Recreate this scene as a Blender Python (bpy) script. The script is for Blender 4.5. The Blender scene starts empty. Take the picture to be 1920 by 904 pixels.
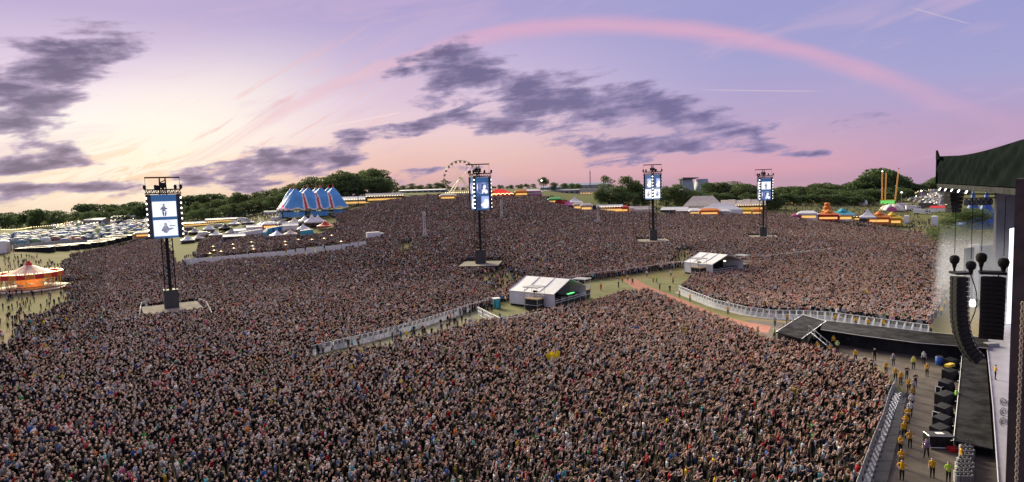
import bpy, bmesh, math, random
import numpy as np
from mathutils import Vector, Matrix
R = math.radians
random.seed(7); rng = np.random.default_rng(11)
S = bpy.context.scene
C = S.collection

# ------------------------------------------------------------------ camera
CAM_H, PITCH, ROLL, FPX = 27.0, R(4.76), R(1.78), 1200.0
CAM = np.array([0.0, 0.0, CAM_H])
FW = np.array([0, math.cos(PITCH), -math.sin(PITCH)])
_r0, _u0 = np.array([1.0, 0, 0]), np.array([0, math.sin(PITCH), math.cos(PITCH)])
RT = _r0*math.cos(ROLL) - _u0*math.sin(ROLL)
UP = _u0*math.cos(ROLL) + _r0*math.sin(ROLL)
cd = bpy.data.cameras.new('camera'); cam = bpy.data.objects.new('camera', cd); C.objects.link(cam)
cd.sensor_width = 36; cd.sensor_fit = 'HORIZONTAL'; cd.lens = 36*FPX/1920; cd.clip_start = 0.5; cd.clip_end = 6000
cam.matrix_world = Matrix(((RT[0], UP[0], -FW[0], 0), (RT[1], UP[1], -FW[1], 0), (RT[2], UP[2], -FW[2], CAM_H), (0, 0, 0, 1)))
S.camera = cam
S.view_settings.view_transform = 'Standard'; S.view_settings.look = 'None'
S.view_settings.exposure = 0.70; S.view_settings.gamma = 1.0
S.render.engine = 'CYCLES'
try:
    S.cycles.max_bounces = 5; S.cycles.diffuse_bounces = 2; S.cycles.glossy_bounces = 2
    S.cycles.transparent_max_bounces = 6; S.cycles.volume_bounces = 0; S.cycles.caustics_reflective = False
except Exception: pass

def ray(px, py):
    d = FW + (px-960)/FPX*RT - (py-452)/FPX*UP
    return d/np.linalg.norm(d)
def azel(px, py):
    d = ray(px, py); return math.atan2(d[0], d[1]), math.asin(d[2])
def proj(p):
    v = np.asarray(p, float) - CAM
    w = v @ FW
    return 960+FPX*(v @ RT)/w, 452-FPX*(v @ UP)/w

def lin(c):
    return tuple(((x/255)/12.92 if x/255 <= .04045 else ((x/255+.055)/1.055)**2.4) for x in c)

# ------------------------------------------------------------------ node expression helper
class NT:
    def __init__(s, tree): s.t = tree; s.n = tree.nodes; s.l = tree.links
    def new(s, typ, **kw):
        n = s.n.new(typ)
        for k, v in kw.items(): setattr(n, k, v)
        return n
    def put(s, sock, v):
        if isinstance(v, E): s.l.new(v.s, sock)
        elif v is not None: sock.default_value = v
    def math(s, op, *a, clamp=False):
        n = s.new('ShaderNodeMath', operation=op, use_clamp=clamp)
        for i, v in enumerate(a): s.put(n.inputs[i], v)
        return E(s, n.outputs[0])
    def mix(s, f, a, b, blend='MIX'):
        n = s.new('ShaderNodeMix', data_type='RGBA', blend_type=blend)
        s.put(n.inputs['Factor'], f)
        for sk, v in ((n.inputs[6], a), (n.inputs[7], b)):
            s.put(sk, v if isinstance(v, E) else (*v[:3], 1))
        return E(s, n.outputs[2])
    def smooth(s, v, a, b):
        n = s.new('ShaderNodeMapRange', interpolation_type='SMOOTHSTEP')
        s.put(n.inputs[0], v); n.inputs[1].default_value = a; n.inputs[2].default_value = b
        n.inputs[3].default_value = 0; n.inputs[4].default_value = 1
        return E(s, n.outputs[0])
    def noise(s, vec, scale, detail=4, rough=.55, dist=0):
        n = s.new('ShaderNodeTexNoise'); n.noise_dimensions = getattr(s, 'dims', '3D'); s.put(n.inputs['Vector'], vec)
        n.inputs['Scale'].default_value = scale; n.inputs['Detail'].default_value = detail
        n.inputs['Roughness'].default_value = rough; n.inputs['Distortion'].default_value = dist
        return E(s, n.outputs['Fac'])
    def comb(s, x, y, z=0.0):
        n = s.new('ShaderNodeCombineXYZ')
        for i, v in enumerate((x, y, z)): s.put(n.inputs[i], v)
        return E(s, n.outputs[0])
    def sep(s, v):
        n = s.new('ShaderNodeSeparateXYZ'); s.put(n.inputs[0], v)
        return [E(s, o) for o in n.outputs]
    def mapping(s, v, loc=(0, 0, 0), rot=0.0, scale=(1, 1, 1), typ='TEXTURE'):
        n = s.new('ShaderNodeMapping', vector_type=typ); s.put(n.inputs[0], v)
        n.inputs[1].default_value = loc; n.inputs[2].default_value = (0, 0, rot); n.inputs[3].default_value = scale
        return E(s, n.outputs[0])
    def length(s, v):
        n = s.new('ShaderNodeVectorMath', operation='LENGTH'); s.put(n.inputs[0], v)
        return E(s, n.outputs['Value'])
    def ramp(s, f, stops, interp='LINEAR'):
        n = s.new('ShaderNodeValToRGB'); s.put(n.inputs[0], f); cr = n.color_ramp; cr.interpolation = interp
        while len(cr.elements) < len(stops): cr.elements.new(0.5)
        for e, (p, c) in zip(cr.elements, sorted(stops, key=lambda q: q[0])): e.position = p; e.color = (*c[:3], 1)
        return E(s, n.outputs[0])
class E:
    def __init__(s, nt, sock): s.nt = nt; s.s = sock
    def __add__(a, b): return a.nt.math('ADD', a, b)
    __radd__ = __add__
    def __sub__(a, b): return a.nt.math('SUBTRACT', a, b)
    def __rsub__(a, b): return a.nt.math('SUBTRACT', b, a)
    def __mul__(a, b): return a.nt.math('MULTIPLY', a, b)
    __rmul__ = __mul__
    def __truediv__(a, b): return a.nt.math('DIVIDE', a, b)
    def min(a, b): return a.nt.math('MINIMUM', a, b)
    def max(a, b): return a.nt.math('MAXIMUM', a, b)
    def lt(a, b): return a.nt.math('LESS_THAN', a, b)
    def gt(a, b): return a.nt.math('GREATER_THAN', a, b)
    def abs(a): return a.nt.math('ABSOLUTE', a)
    def pow(a, b): return a.nt.math('POWER', a, b)

# ------------------------------------------------------------------ sky
SUN_AZ, SUN_EL = azel(215, 352)[0], R(4.0)
W = bpy.data.worlds.new('World'); S.world = W; W.use_nodes = True
def build_sky():
    t = NT(W.node_tree); t.dims = '2D'
    for n in list(t.n): t.n.remove(n)
    tc = t.new('ShaderNodeTexCoord'); d = E(t, tc.outputs['Generated'])
    x, y, z = t.sep(d)
    az = t.math('ARCTAN2', x, y); el = t.math('ARCSINE', z)
    g = t.math('ARCCOSINE', t.math('COSINE', az - SUN_AZ) * 0.99999)
    LO, HI = -0.06, math.pi/2
    f = ((el - LO) / (HI - LO)).max(0.0).pow(0.5)
    def pos(e): return max(0, (e-LO)/(HI-LO))**0.5
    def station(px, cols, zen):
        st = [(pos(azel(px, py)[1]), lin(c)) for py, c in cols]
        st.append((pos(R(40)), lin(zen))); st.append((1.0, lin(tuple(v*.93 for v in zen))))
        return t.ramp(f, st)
    s0 = station(215, [(420, (232, 188, 165)), (385, (244, 208, 168)), (350, (253, 224, 188)), (300, (255, 238, 220)), (240, (255, 246, 242)),
                       (170, (242, 224, 238)), (95, (214, 194, 224)), (15, (188, 168, 212))], (184, 180, 200))
    s1 = station(800, [(350, (206, 163, 168)), (330, (228, 174, 166)), (290, (236, 190, 180)), (250, (236, 200, 204)), (190, (224, 198, 218)),
                       (110, (196, 176, 216)), (15, (168, 154, 208))], (180, 176, 200))
    s2 = station(1450, [(338, (196, 150, 172)), (315, (216, 154, 174)), (270, (204, 162, 190)), (220, (184, 160, 200)),
                        (130, (162, 156, 208)), (15, (148, 148, 206))], (174, 170, 198))
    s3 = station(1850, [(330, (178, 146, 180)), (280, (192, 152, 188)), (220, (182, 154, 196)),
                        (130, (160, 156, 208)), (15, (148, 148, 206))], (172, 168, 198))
    def gs(px): return azel(px, 300)[0] - SUN_AZ
    col = t.mix(t.smooth(g, 0.0, gs(800)), s0, s1)
    col = t.mix(t.smooth(g, gs(800), gs(1450)), col, s2)
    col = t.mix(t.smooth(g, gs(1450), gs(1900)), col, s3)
    sky_uv = t.comb(az, el, 0.0)
    # broad whitish veil around the place where the sun went down
    a0, e0 = azel(275, 270)
    gl = t.length(t.mapping(sky_uv, (a0, e0, 0), R(24), (0.34, 0.13, 1)))
    col = t.mix(t.smooth(gl, 1.0, 0.0)*0.7, col, lin((255, 246, 226)))
    # thin wisps fanning out of the glow
    fan = t.mapping(sky_uv, (SUN_AZ, 0.0, 0), R(33), (0.30, 0.028, 1))
    w = t.noise(fan, 1.7, 4, .62, .6)
    a1, e1 = azel(520, 230)
    wm = t.smooth(t.length(t.mapping(sky_uv, (a1, e1, 0), R(24), (0.34, 0.12, 1))), 1.0, 0.1)
    col = t.mix(t.smooth(w, .50, .70)*wm*0.75, col, lin((238, 186, 184)))
    a1, e1 = azel(250, 330)
    wm2 = t.smooth(t.length(t.mapping(sky_uv, (a1, e1, 0), 0, (0.22, 0.07, 1))), 1.0, 0.1)
    w2 = t.noise(t.mapping(sky_uv, (0, 0, 0), R(22), (0.10, 0.022, 1)), 1.3, 4, .6, .9)
    col = t.mix(t.smooth(w2, .46, .64)*wm2*0.8, col, lin((250, 205, 165)))
    col = t.mix(t.smooth(w2, .50, .36)*wm2*0.6, col, lin((255, 240, 205)))
    # faint broad cirrus everywhere
    ci = t.noise(t.mapping(sky_uv, (0, 0, 0), R(14), (0.42, 0.09, 1)), 1.5, 4, .6, .5)
    col = t.mix(t.smooth(ci, .50, .78)*0.38, col, lin((214, 178, 208)))
    # pink arch
    pts = [(330, 330, .2), (430, 265, .3), (560, 192, .6), (700, 130, 1), (830, 92, 1), (950, 62, 1), (1100, 45, 1), (1250, 50, 1), (1400, 72, 1), (1550, 112, 1), (1700, 165, 1), (1850, 212, 1)]
    A = [azel(p[0], p[1]) for p in pts]
    co = np.polyfit([a for a, e in A], [e for a, e in A], 4)
    ac = az.max(-0.62).min(0.78)
    ec = ac*float(co[0]) + float(co[1])
    for k in co[2:]: ec = ec*ac + float(k)
    wob = (t.noise(t.mapping(sky_uv, (0, 0, 0), 0, (0.35, 0.1, 1)), 1.6, 2, .55) - .5)*0.018
    dv = (el - ec + wob)
    wid = t.smooth(az, azel(430, 250)[0], azel(1000, 60)[0])*0.004 + 0.008
    up = t.smooth(dv / wid, 1.55, 0.1); dn = t.smooth(dv / wid, -1.9, -0.1)
    arch = up * dn * t.smooth(az, azel(620, 200)[0], azel(900, 90)[0]) * t.smooth(az, azel(2080, 200)[0], azel(1500, 70)[0])
    tex = t.noise(t.mapping(sky_uv, (0, 0, 0), R(-6), (0.5, 0.02, 1)), 1.2, 3, .6)*0.5 + 0.72
    arch = arch * tex
    col = t.mix((arch*0.64).min(1.0), col, lin((228, 166, 196)))
    arch2 = up * dn * t.smooth(az, azel(960, 70)[0], azel(620, 180)[0]) * t.smooth(az, azel(330, 300)[0], azel(560, 190)[0])
    col = t.mix(arch2*tex*0.45, col, lin((236, 184, 192)))
    # contrails
    for (p, q, wd, am) in (((600, 240), (770, 207), .0011, .5), ((1300, 168), (1560, 171), .0011, .25), ((470, 258), (560, 238), .0008, .4), ((1700, 12), (1830, 48), .0010, .22)):
        (aa, ea), (ab, eb) = azel(*p), azel(*q)
        ln = math.hypot(ab-aa, eb-ea)
        m = t.mapping(sky_uv, ((aa+ab)/2, (ea+eb)/2, 0), math.atan2(eb-ea, ab-aa), (ln/2, wd, 1))
        mx, my, _ = t.sep(m)
        k = t.smooth(mx.abs(), 1.0, .55)*t.smooth(my.abs(), 1.2, .2)*am
        col = t.mix(k, col, lin((255, 226, 214)))
    # dark purple clouds
    blobs = [(205, 84, 60, 24, 12), (120, 112, 105, 40, 20), (40, 165, 75, 48, 30), (95, 165, 55, 26, 15), (25, 222, 55, 30, 15), (75, 205, 48, 15, -25), (128, 168, 24, 13, 0), (52, 270, 20, 10, 10),
             (45, 310, 80, 12, 6), (110, 296, 40, 6, 6), (60, 362, 100, 8, 5), (160, 355, 50, 8, 8), (205, 346, 16, 11, 20), (240, 352, 26, 8, 0), (130, 273, 18, 5, 0),
             (492, 283, 46, 9, 5), (470, 296, 34, 9, 0), (590, 279, 15, 6, 5), (555, 305, 130, 20, 8), (450, 320, 115, 16, 8), (640, 302, 62, 10, 2), (470, 345, 60, 5, 9), (360, 330, 60, 7, 8),
             (668, 252, 38, 9, 6), (645, 258, 22, 6, 0), (715, 246, 20, 7, 8), (790, 236, 72, 16, 14), (865, 208, 50, 16, 20),
             (830, 108, 66, 22, 24), (760, 122, 50, 16, 30), (905, 140, 105, 38, -8), (840, 165, 70, 25, 20), (985, 168, 85, 30, -6), (1075, 180, 95, 38, -5), (1170, 178, 90, 32, -10), (1000, 208, 110, 24, 6), (1120, 216, 100, 22, 2),
             (1240, 200, 80, 24, -4), (960, 228, 75, 16, 6), (1330, 222, 55, 14, -8), (1350, 236, 75, 13, -4), (1420, 245, 40, 8, 0), (1280, 248, 30, 8, 0),
             (1060, 261, 110, 7, -3), (1200, 268, 110, 13, 2), (1130, 273, 70, 12, 0), (1370, 268, 50, 7, 0), (1420, 276, 75, 9, -3), (1300, 277, 55, 6, 0), (1520, 286, 30, 5, 0),
             (800, 325, 130, 4, 4), (720, 333, 60, 3, 3), (1110, 306, 40, 2.5, 0), (1180, 307, 45, 2.5, 0), (1890, 88, 16, 5, 0), (1580, 232, 30, 6, 0), (1650, 224, 25, 4, 0)]
    wn = t.new('ShaderNodeTexNoise'); wn.noise_dimensions = '2D'; t.put(wn.inputs['Vector'], t.mapping(sky_uv, (0, 0, 0), R(8), (0.075, 0.032, 1)))
    wn.inputs['Scale'].default_value = 1.0; wn.inputs['Detail'].default_value = 3; wn.inputs['Roughness'].default_value = .62
    wc = t.sep(E(t, wn.outputs['Color']))
    # cloud cover by azimuth (ramps) for a stack of elevations (one ramp channel each); mirrored on round the sky
    A0, A1, NA = -0.72, 0.72, 32
    E0, DE, NR = -0.034, 0.0165, 21
    lim = [(azel(b[0], b[1]), b[2]/FPX*1.2, b[3]/FPX*1.25+.002, R(b[4])) for b in blobs]
    def cover(a, e):
        best = 3.0
        for (ba, be), ra, re, rot in lim:
            dx, dy = a-ba, e-be; u = (dx*math.cos(rot)+dy*math.sin(rot))/ra; v = (-dx*math.sin(rot)+dy*math.cos(rot))/re
            best = min(best, math.hypot(u, v))
        return max(0.0, 1.5-best)/1.5
    aw = t.math('PINGPONG', az + wc[0]*0.05 - 0.025 - A0, A1-A0) / (A1-A0) * 2.0
    ew = (el + wc[1]*0.022 - 0.011 - E0) / DE
    right = aw.gt(1.0)
    halves = []
    for h in range(2):
        grid = [[max(cover(A0+(A1-A0)*(i/(NA-1)+h)/2, E0+DE*(r+q)) for q in (-.25, 0, .25)) for i in range(NA)] for r in range(NR)]
        cov = None
        for k in range(0, NR, 3):
            rmp = t.ramp(aw - float(h), [(i/(NA-1), tuple(grid[k+c][i] for c in range(3))) for i in range(NA)])
            sc = t.new('ShaderNodeSeparateColor'); t.put(sc.inputs[0], rmp)
            for c in range(3):
                w_ = t.math('SUBTRACT', 1.0, (ew - float(k+c)).abs(), clamp=True) * E(t, sc.outputs[c])
                cov = w_ if cov is None else cov + w_
        halves.append(cov)
    cov = halves[0]*(1.0 - right) + halves[1]*right
    best = 1.5 - cov*1.5
    fb = t.noise(t.mapping(sky_uv, (0, 0, 0), R(6), (0.105, 0.021, 1)), 1.0, 6, .59, .25)
    fb2 = t.noise(t.mapping(sky_uv, (3, 1, 0), R(6), (0.020, 0.009, 1)), 1.0, 2, .6)
    den = (1.0 - best)*1.5 + (fb - .5)*2.7 + (fb2 - .5)*0.6 - .28
    cl = t.smooth(den, 0.0, 0.62) * t.smooth(best, 1.5, .9)
    core = t.smooth(den, .25, 1.2)
    lit = t.smooth(g, 0.9, 0.1)
    ccol = t.mix(core, t.mix(lit, lin((158, 142, 186)), lin((172, 152, 188))), t.mix(lit, lin((102, 95, 146)), lin((84, 78, 122))))
    col = t.mix(cl*0.9, col, ccol)
    # physical sky kept as a faint base
    sk = t.new('ShaderNodeTexSky'); sk.sky_type = 'NISHITA'; sk.sun_disc = False
    sk.sun_elevation = SUN_EL; sk.sun_rotation = SUN_AZ; sk.dust_density = 2.0
    hs = t.new('ShaderNodeHueSaturation'); hs.inputs['Saturation'].default_value = .88; hs.inputs['Value'].default_value = 1.04; t.put(hs.inputs['Color'], col); col = E(t, hs.outputs[0])
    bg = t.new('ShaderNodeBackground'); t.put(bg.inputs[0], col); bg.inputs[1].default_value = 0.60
    bg2 = t.new('ShaderNodeBackground'); t.l.new(sk.outputs[0], bg2.inputs[0]); bg2.inputs[1].default_value = 0.0006
    ad = t.new('ShaderNodeAddShader'); t.l.new(bg.outputs[0], ad.inputs[0]); t.l.new(bg2.outputs[0], ad.inputs[1])
    out = t.new('ShaderNodeOutputWorld'); t.l.new(ad.outputs[0], out.inputs[0])
build_sky()
try: W.cycles.sampling_method = 'MANUAL'; W.cycles.sample_map_resolution = 512
except Exception: pass
sl = bpy.data.lights.new('sun', 'SUN'); sl.energy = 5.0; sl.angle = R(28); sl.color = (1.0, 0.88, 0.60)
sun = bpy.data.objects.new('sun', sl); C.objects.link(sun)
sd = Vector((math.sin(SUN_AZ)*math.cos(R(24)), math.cos(SUN_AZ)*math.cos(R(24)), math.sin(R(24))))
sun.rotation_euler = sd.to_track_quat('Z', 'Y').to_euler()

# ------------------------------------------------------------------ terrain height and picture-to-ground lookup
KX = np.array([-400, 0, 200, 340, 600, 760, 900, 1000, 1100, 1200, 1300, 1450, 1600, 1700, 1800, 2300], float)
K430 = np.array([8, 6.2, -1.3, 2.3, 15.5, 23.4, 22.0, 21, 13.7, 9, 6.6, 4.4, .8, -3.8, -3.0, 0])
K700 = np.array([0, 0.2, 4, 8, 14, 26.5, 26, 26, 23, 18, 13, 5, 3.7, 6, 14, 16])
KD = np.array([-50, 180, 430, 700, 1000, 1800], float)
KZ = np.stack([K430*0, K430*0, K430, K700, K700-3, K700-60])
def G(x, y):
    x = np.asarray(x, float); y = np.asarray(y, float)
    px = np.clip(960+FPX*x/np.maximum(y, 1.0), KX[0], KX[-1]); d = np.clip(y, KD[0], KD[-1])
    i = np.clip(np.searchsorted(KX, px)-1, 0, len(KX)-2); u = (px-KX[i])/(KX[i+1]-KX[i]); u = u*u*(3-2*u)
    j = np.clip(np.searchsorted(KD, d)-1, 0, len(KD)-2); v = (d-KD[j])/(KD[j+1]-KD[j])
    z = (KZ[j, i]*(1-u)+KZ[j, i+1]*u)*(1-v) + (KZ[j+1, i]*(1-u)+KZ[j+1, i+1]*u)*v
    return z
import bisect
_kx, _kd, _kz = KX.tolist(), KD.tolist(), KZ.tolist()
def GZ(x, y):
    x, y = float(x), float(y)
    px = min(max(960+FPX*x/max(y, 1.0), _kx[0]), _kx[-1]); d = min(max(y, _kd[0]), _kd[-1])
    i = min(max(bisect.bisect_left(_kx, px)-1, 0), len(_kx)-2); u = (px-_kx[i])/(_kx[i+1]-_kx[i]); u = u*u*(3-2*u)
    j = min(max(bisect.bisect_left(_kd, d)-1, 0), len(_kd)-2); v = (d-_kd[j])/(_kd[j+1]-_kd[j]); a, b = _kz[j], _kz[j+1]
    return (a[i]*(1-u)+a[i+1]*u)*(1-v) + (b[i]*(1-u)+b[i+1]*u)*v
def PZ(px, py, z=0.0):
    d = ray(px, py); k = (z-CAM_H)/d[2]; p = CAM+d*k
    return Vector((p[0], p[1], z))
def PD(px, py, depth):
    d = FW + (px-960)/FPX*RT - (py-452)/FPX*UP
    p = CAM + d*(depth/d[1]); return Vector(p)
def PG(px, py):
    d = ray(px, py); dx, dz = float(d[0]/d[1]), float(d[2]/d[1]); a = 20.0; b = a
    while b < 1500:
        b = a*1.02
        if CAM_H+dz*b <= GZ(dx*b, b): break
        a = b
    for _ in range(22):
        m = (a+b)/2
        if CAM_H+dz*m <= GZ(dx*m, m): b = m
        else: a = m
    return Vector((dx*b, b, GZ(dx*b, b)))
def GX(px, depth):
    """ground point seen in column px at a given depth"""
    x = (px-960)/FPX*depth
    for _ in range(6):
        q = proj((x, depth, GZ(x, depth)))[0]; x += (px-q)/FPX*depth
    return Vector((x, depth, GZ(x, depth)))

# ------------------------------------------------------------------ materials
def mat(name, col, rough=.7, var=.22, scale=3.0, metal=0.0, bump=0.0, emit=None, es=0.0, col2=None, coord='Object', bscale=None):
    m = bpy.data.materials.new(name); m.use_nodes = True; t = NT(m.node_tree)
    b = m.node_tree.nodes['Principled BSDF']; b.inputs['Roughness'].default_value = rough; b.inputs['Metallic'].default_value = metal; b.inputs['Specular IOR Level'].default_value = .06 if max(col) < .07 else .35
    tc = t.new('ShaderNodeTexCoord'); v = E(t, tc.outputs[coord])
    n = t.noise(v, scale, 5, .6)
    c2 = col2 or tuple(c*(1-var) for c in col); c1 = col if col2 else tuple(min(1, c*(1+var*.6)) for c in col)
    t.put(b.inputs['Base Color'], t.mix(t.smooth(n, .3, .7), c1, c2))
    if bump:
        bn = t.new('ShaderNodeBump'); bn.inputs['Strength'].default_value = bump
        t.put(bn.inputs['Height'], t.noise(v, bscale or scale*4, 4, .6)); t.l.new(bn.outputs[0], b.inputs['Normal'])
    if emit:
        b.inputs['Emission Color'].default_value = (*emit, 1); b.inputs['Emission Strength'].default_value = es
    return m
def attr_mat(name, attr, rough=.8, var=.25, scale=14):
    m = bpy.data.materials.new(name); m.use_nodes = True; t = NT(m.node_tree)
    b = m.node_tree.nodes['Principled BSDF']; b.inputs['Roughness'].default_value = rough; b.inputs['Specular IOR Level'].default_value = .12
    a = t.new('ShaderNodeAttribute', attribute_type='INSTANCER', attribute_name=attr)
    tc = t.new('ShaderNodeTexCoord')
    n = t.noise(E(t, tc.outputs['Object']), scale, 2, .5)
    t.put(b.inputs['Base Color'], t.mix(t.smooth(n, .35, .65)*var, E(t, a.outputs['Color']), (0, 0, 0)))
    return m
def two_tone(name, ca, cb, expr, rough=.7, emit=0.0):
    """colour by a printed pattern; expr(t, gx, gy, gz, object vector) gives 0..1"""
    m = bpy.data.materials.new(name); m.use_nodes = True; t = NT(m.node_tree)
    b = m.node_tree.nodes['Principled BSDF']; b.inputs['Roughness'].default_value = rough
    tc = t.new('ShaderNodeTexCoord'); gx, gy, gz = t.sep(E(t, tc.outputs['Generated']))
    c = t.mix(expr(t, gx, gy, gz, E(t, tc.outputs['Object'])), ca, cb)
    t.put(b.inputs['Base Color'], c)
    if emit: t.put(b.inputs['Emission Color'], c); b.inputs['Emission Strength'].default_value = emit
    return m
MT = dict(barrier=mat('silver_barrier', (.78, .79, .79), .45, .12, 3), barrierp=mat('barrier_plate', (.52, .53, .53), .5, .2, 3),
    black=mat('black_steel', (.022, .022, .025), .55, .3), scrim=mat('black_scrim', (.035, .036, .038), .85, .35, .5, bump=.3),
    drape=mat('canopy_drape', (.010, .0135, .0135), .6, .3, .4, bump=.15), dark=mat('dark_grey_paint', (.06, .06, .065), .6, .3),
    deckdark=mat('dark_stage_ply', (.040, .040, .043), .8, .5, .6, bump=.1), deck=mat('pale_platform_ply', (.32, .295, .25), .7, .18, .5),
    steel=mat('galvanised_steel', (.46, .47, .47), .4, .2, 4, metal=.55), alu=mat('aluminium_truss', (.62, .62, .63), .35, .15, 4, metal=.7),
    white=mat('white_pvc', (.74, .74, .74), .5, .08, .7), cream=mat('cream_pvc', (.66, .58, .48), .6, .12, .7), greyp=mat('grey_sheet', (.33, .34, .35), .6, .2, 1),
    brown=mat('brown_carpet', (.13, .10, .09), .8, .3, 2), wood=mat('timber', (.30, .20, .12), .7, .3, 2),
    red=mat('red_paint', (.55, .03, .03), .5, .2), orange=mat('orange_paint', (.70, .22, .04), .5, .2), yellow=mat('yellow_paint', (.72, .50, .05), .5, .2),
    green=mat('green_paint', (.10, .45, .12), .5, .2), blue=mat('blue_paint', (.04, .12, .42), .5, .2), turq=mat('turquoise_plastic', (.06, .42, .50), .5, .15),
    teal=mat('teal_plastic', (.03, .16, .17), .5, .2), glass=mat('dark_glass', (.03, .035, .045), .1, .1), rubber=mat('rubber', (.02, .02, .02), .8, .2),
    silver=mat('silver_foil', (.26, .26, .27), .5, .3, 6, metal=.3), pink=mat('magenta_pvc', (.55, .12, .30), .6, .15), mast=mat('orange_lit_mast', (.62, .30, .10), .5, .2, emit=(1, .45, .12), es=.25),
    warm=mat('warm_lit_counter', (.8, .55, .2), .6, .3, 1.2, emit=(1, .56, .16), es=.55), lamp=mat('flood_lamp', (.9, .9, .9), .3, .02, emit=(1, .98, .92), es=3.2),
    warmlamp=mat('warm_bulb', (.9, .8, .6), .3, .02, emit=(1, .72, .35), es=3.0), glow=mat('lit_led_wall', (.8, .85, .9), .4, .1, emit=(.86, .93, 1), es=.9),
    laser=mat('green_led', (.1, .8, .2), .4, .1, emit=(.15, 1, .25), es=1.2), bluescreen=mat('blue_screen_border', (.02, .05, .12), .3, .1, emit=(.03, .10, .24), es=.55),
    shed=mat('shed_sheet', (.30, .32, .34), .5, .12, .3), hangar=mat('blue_grey_cladding', (.30, .37, .44), .45, .12, .3), roofdark=mat('dark_roofing', (.10, .10, .11), .8, .2),
)

# ------------------------------------------------------------------ mesh collector
class MB:
    def __init__(s): s.v = []; s.f = []; s.m = []
    def add(s, vs, fs, m=0, M=None):
        o = len(s.v)
        s.v += [tuple(M @ Vector(v)) if M else tuple(v) for v in vs]
        s.f += [tuple(i+o for i in f) for f in fs]; s.m += [m]*len(fs); return s
    def box(s, c, d, m=0, M=None, rz=0.0):
        x, y, z = d[0]/2, d[1]/2, d[2]/2
        vs = [Vector((a*x, b*y, e*z)) for e in (-1, 1) for a, b in ((-1, -1), (1, -1), (1, 1), (-1, 1))]
        if rz: q = Matrix.Rotation(rz, 3, 'Z'); vs = [q @ v for v in vs]
        vs = [v+Vector(c) for v in vs]
        return s.add(vs, [(3, 2, 1, 0), (4, 5, 6, 7), (0, 1, 5, 4), (1, 2, 6, 5), (2, 3, 7, 6), (3, 0, 4, 7)], m, M)
    def bar(s, p, q, r, m=0, n=4, M=None, r2=None):
        p, q = Vector(p), Vector(q); d = (q-p)
        if d.length < 1e-6: return s
        d.normalize(); a = d.orthogonal().normalized(); b = d.cross(a); r2 = r if r2 is None else r2
        vs = [p+(a*math.cos(2*math.pi*(i+.5)/n)+b*math.sin(2*math.pi*(i+.5)/n))*r for i in range(n)] + \
             [q+(a*math.cos(2*math.pi*(i+.5)/n)+b*math.sin(2*math.pi*(i+.5)/n))*r2 for i in range(n)]
        fs = [(i, (i+1) % n, n+(i+1) % n, n+i) for i in range(n)] + [tuple(range(n-1, -1, -1)), tuple(range(n, 2*n))]
        return s.add(vs, fs, m, M)
    def path(s, pts, r, m=0, n=4):
        for a, b in zip(pts, pts[1:]): s.bar(a, b, r, m, n)
        return s
    def prism(s, poly, z0, z1, m=0, mt=None, M=None, mb=None):
        n = len(poly)
        vs = [(*p[:2], z0) for p in poly] + [(*p[:2], z1) for p in poly]
        s.add(vs, [(i, (i+1) % n, n+(i+1) % n, n+i) for i in range(n)], m, M)
        s.add(vs[n:], [tuple(range(n))], m if mt is None else mt, M)
        return s.add(vs[:n], [tuple(range(n-1, -1, -1))], m if mb is None else mb, M)
    def lathe(s, prof, n=16, m=0, M=None, cap=True):
        vs = []; fs = []
        for r, z in prof: vs += [(r*math.cos(2*math.pi*i/n), r*math.sin(2*math.pi*i/n), z) for i in range(n)]
        for k in range(len(prof)-1): fs += [(k*n+i, k*n+(i+1) % n, (k+1)*n+(i+1) % n, (k+1)*n+i) for i in range(n)]
        if cap: fs += [tuple(range(n-1, -1, -1)), tuple(range((len(prof)-1)*n, len(prof)*n))]
        return s.add(vs, fs, m, M)
    def mesh(s, name, mats, smooth=False):
        me = bpy.data.meshes.new(name); me.from_pydata(s.v, [], s.f)
        for q in (mats if isinstance(mats, (list, tuple)) else [mats]): me.materials.append(MT[q] if isinstance(q, str) else q)
        me.polygons.foreach_set('material_index', s.m)
        if smooth: me.polygons.foreach_set('use_smooth', [True]*len(s.f))
        me.update(); return me
    def build(s, name, mats, parent=None, smooth=False, **tags):
        return link(name, s.mesh(name, mats, smooth), parent, **tags)
def link(name, me, parent=None, loc=None, rz=None, scale=None, M=None, **tags):
    o = bpy.data.objects.new(name, me); C.objects.link(o); o.parent = parent
    if loc is not None: o.location = loc
    if rz is not None: o.rotation_euler = (0, 0, rz)
    if scale is not None: o.scale = scale if hasattr(scale, '__len__') else (scale,)*3
    if M is not None: o.matrix_local = M
    for k, v in tags.items(): o[k] = v
    return o
def thing(name, label, cat, loc=(0, 0, 0), rz=0.0, group=None, scale=None):
    o = link(name, None, None, loc, rz, scale); o['label'] = label; o['category'] = cat
    if group: o['group'] = group
    o.empty_display_size = .5
    return o
def dup(root, loc, rz, label, group=None, scale=None):
    r = root.copy(); C.objects.link(r); r.location = loc; r.rotation_euler = (0, 0, rz); r['label'] = label
    if scale is not None: r.scale = (scale,)*3 if not hasattr(scale, '__len__') else scale
    if group: r['group'] = group
    for ch in list(root.children):
        c = ch.copy(); C.objects.link(c); c.parent = r
        for g in ch.children: d = g.copy(); C.objects.link(d); d.parent = c
    return r
def ordn(n):
    return f"{n}{'th' if 10 <= n % 100 <= 20 else {1: 'st', 2: 'nd', 3: 'rd'}.get(n % 10, 'th')}"
def heading(a, b): return math.atan2(b[1]-a[1], b[0]-a[0])
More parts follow.
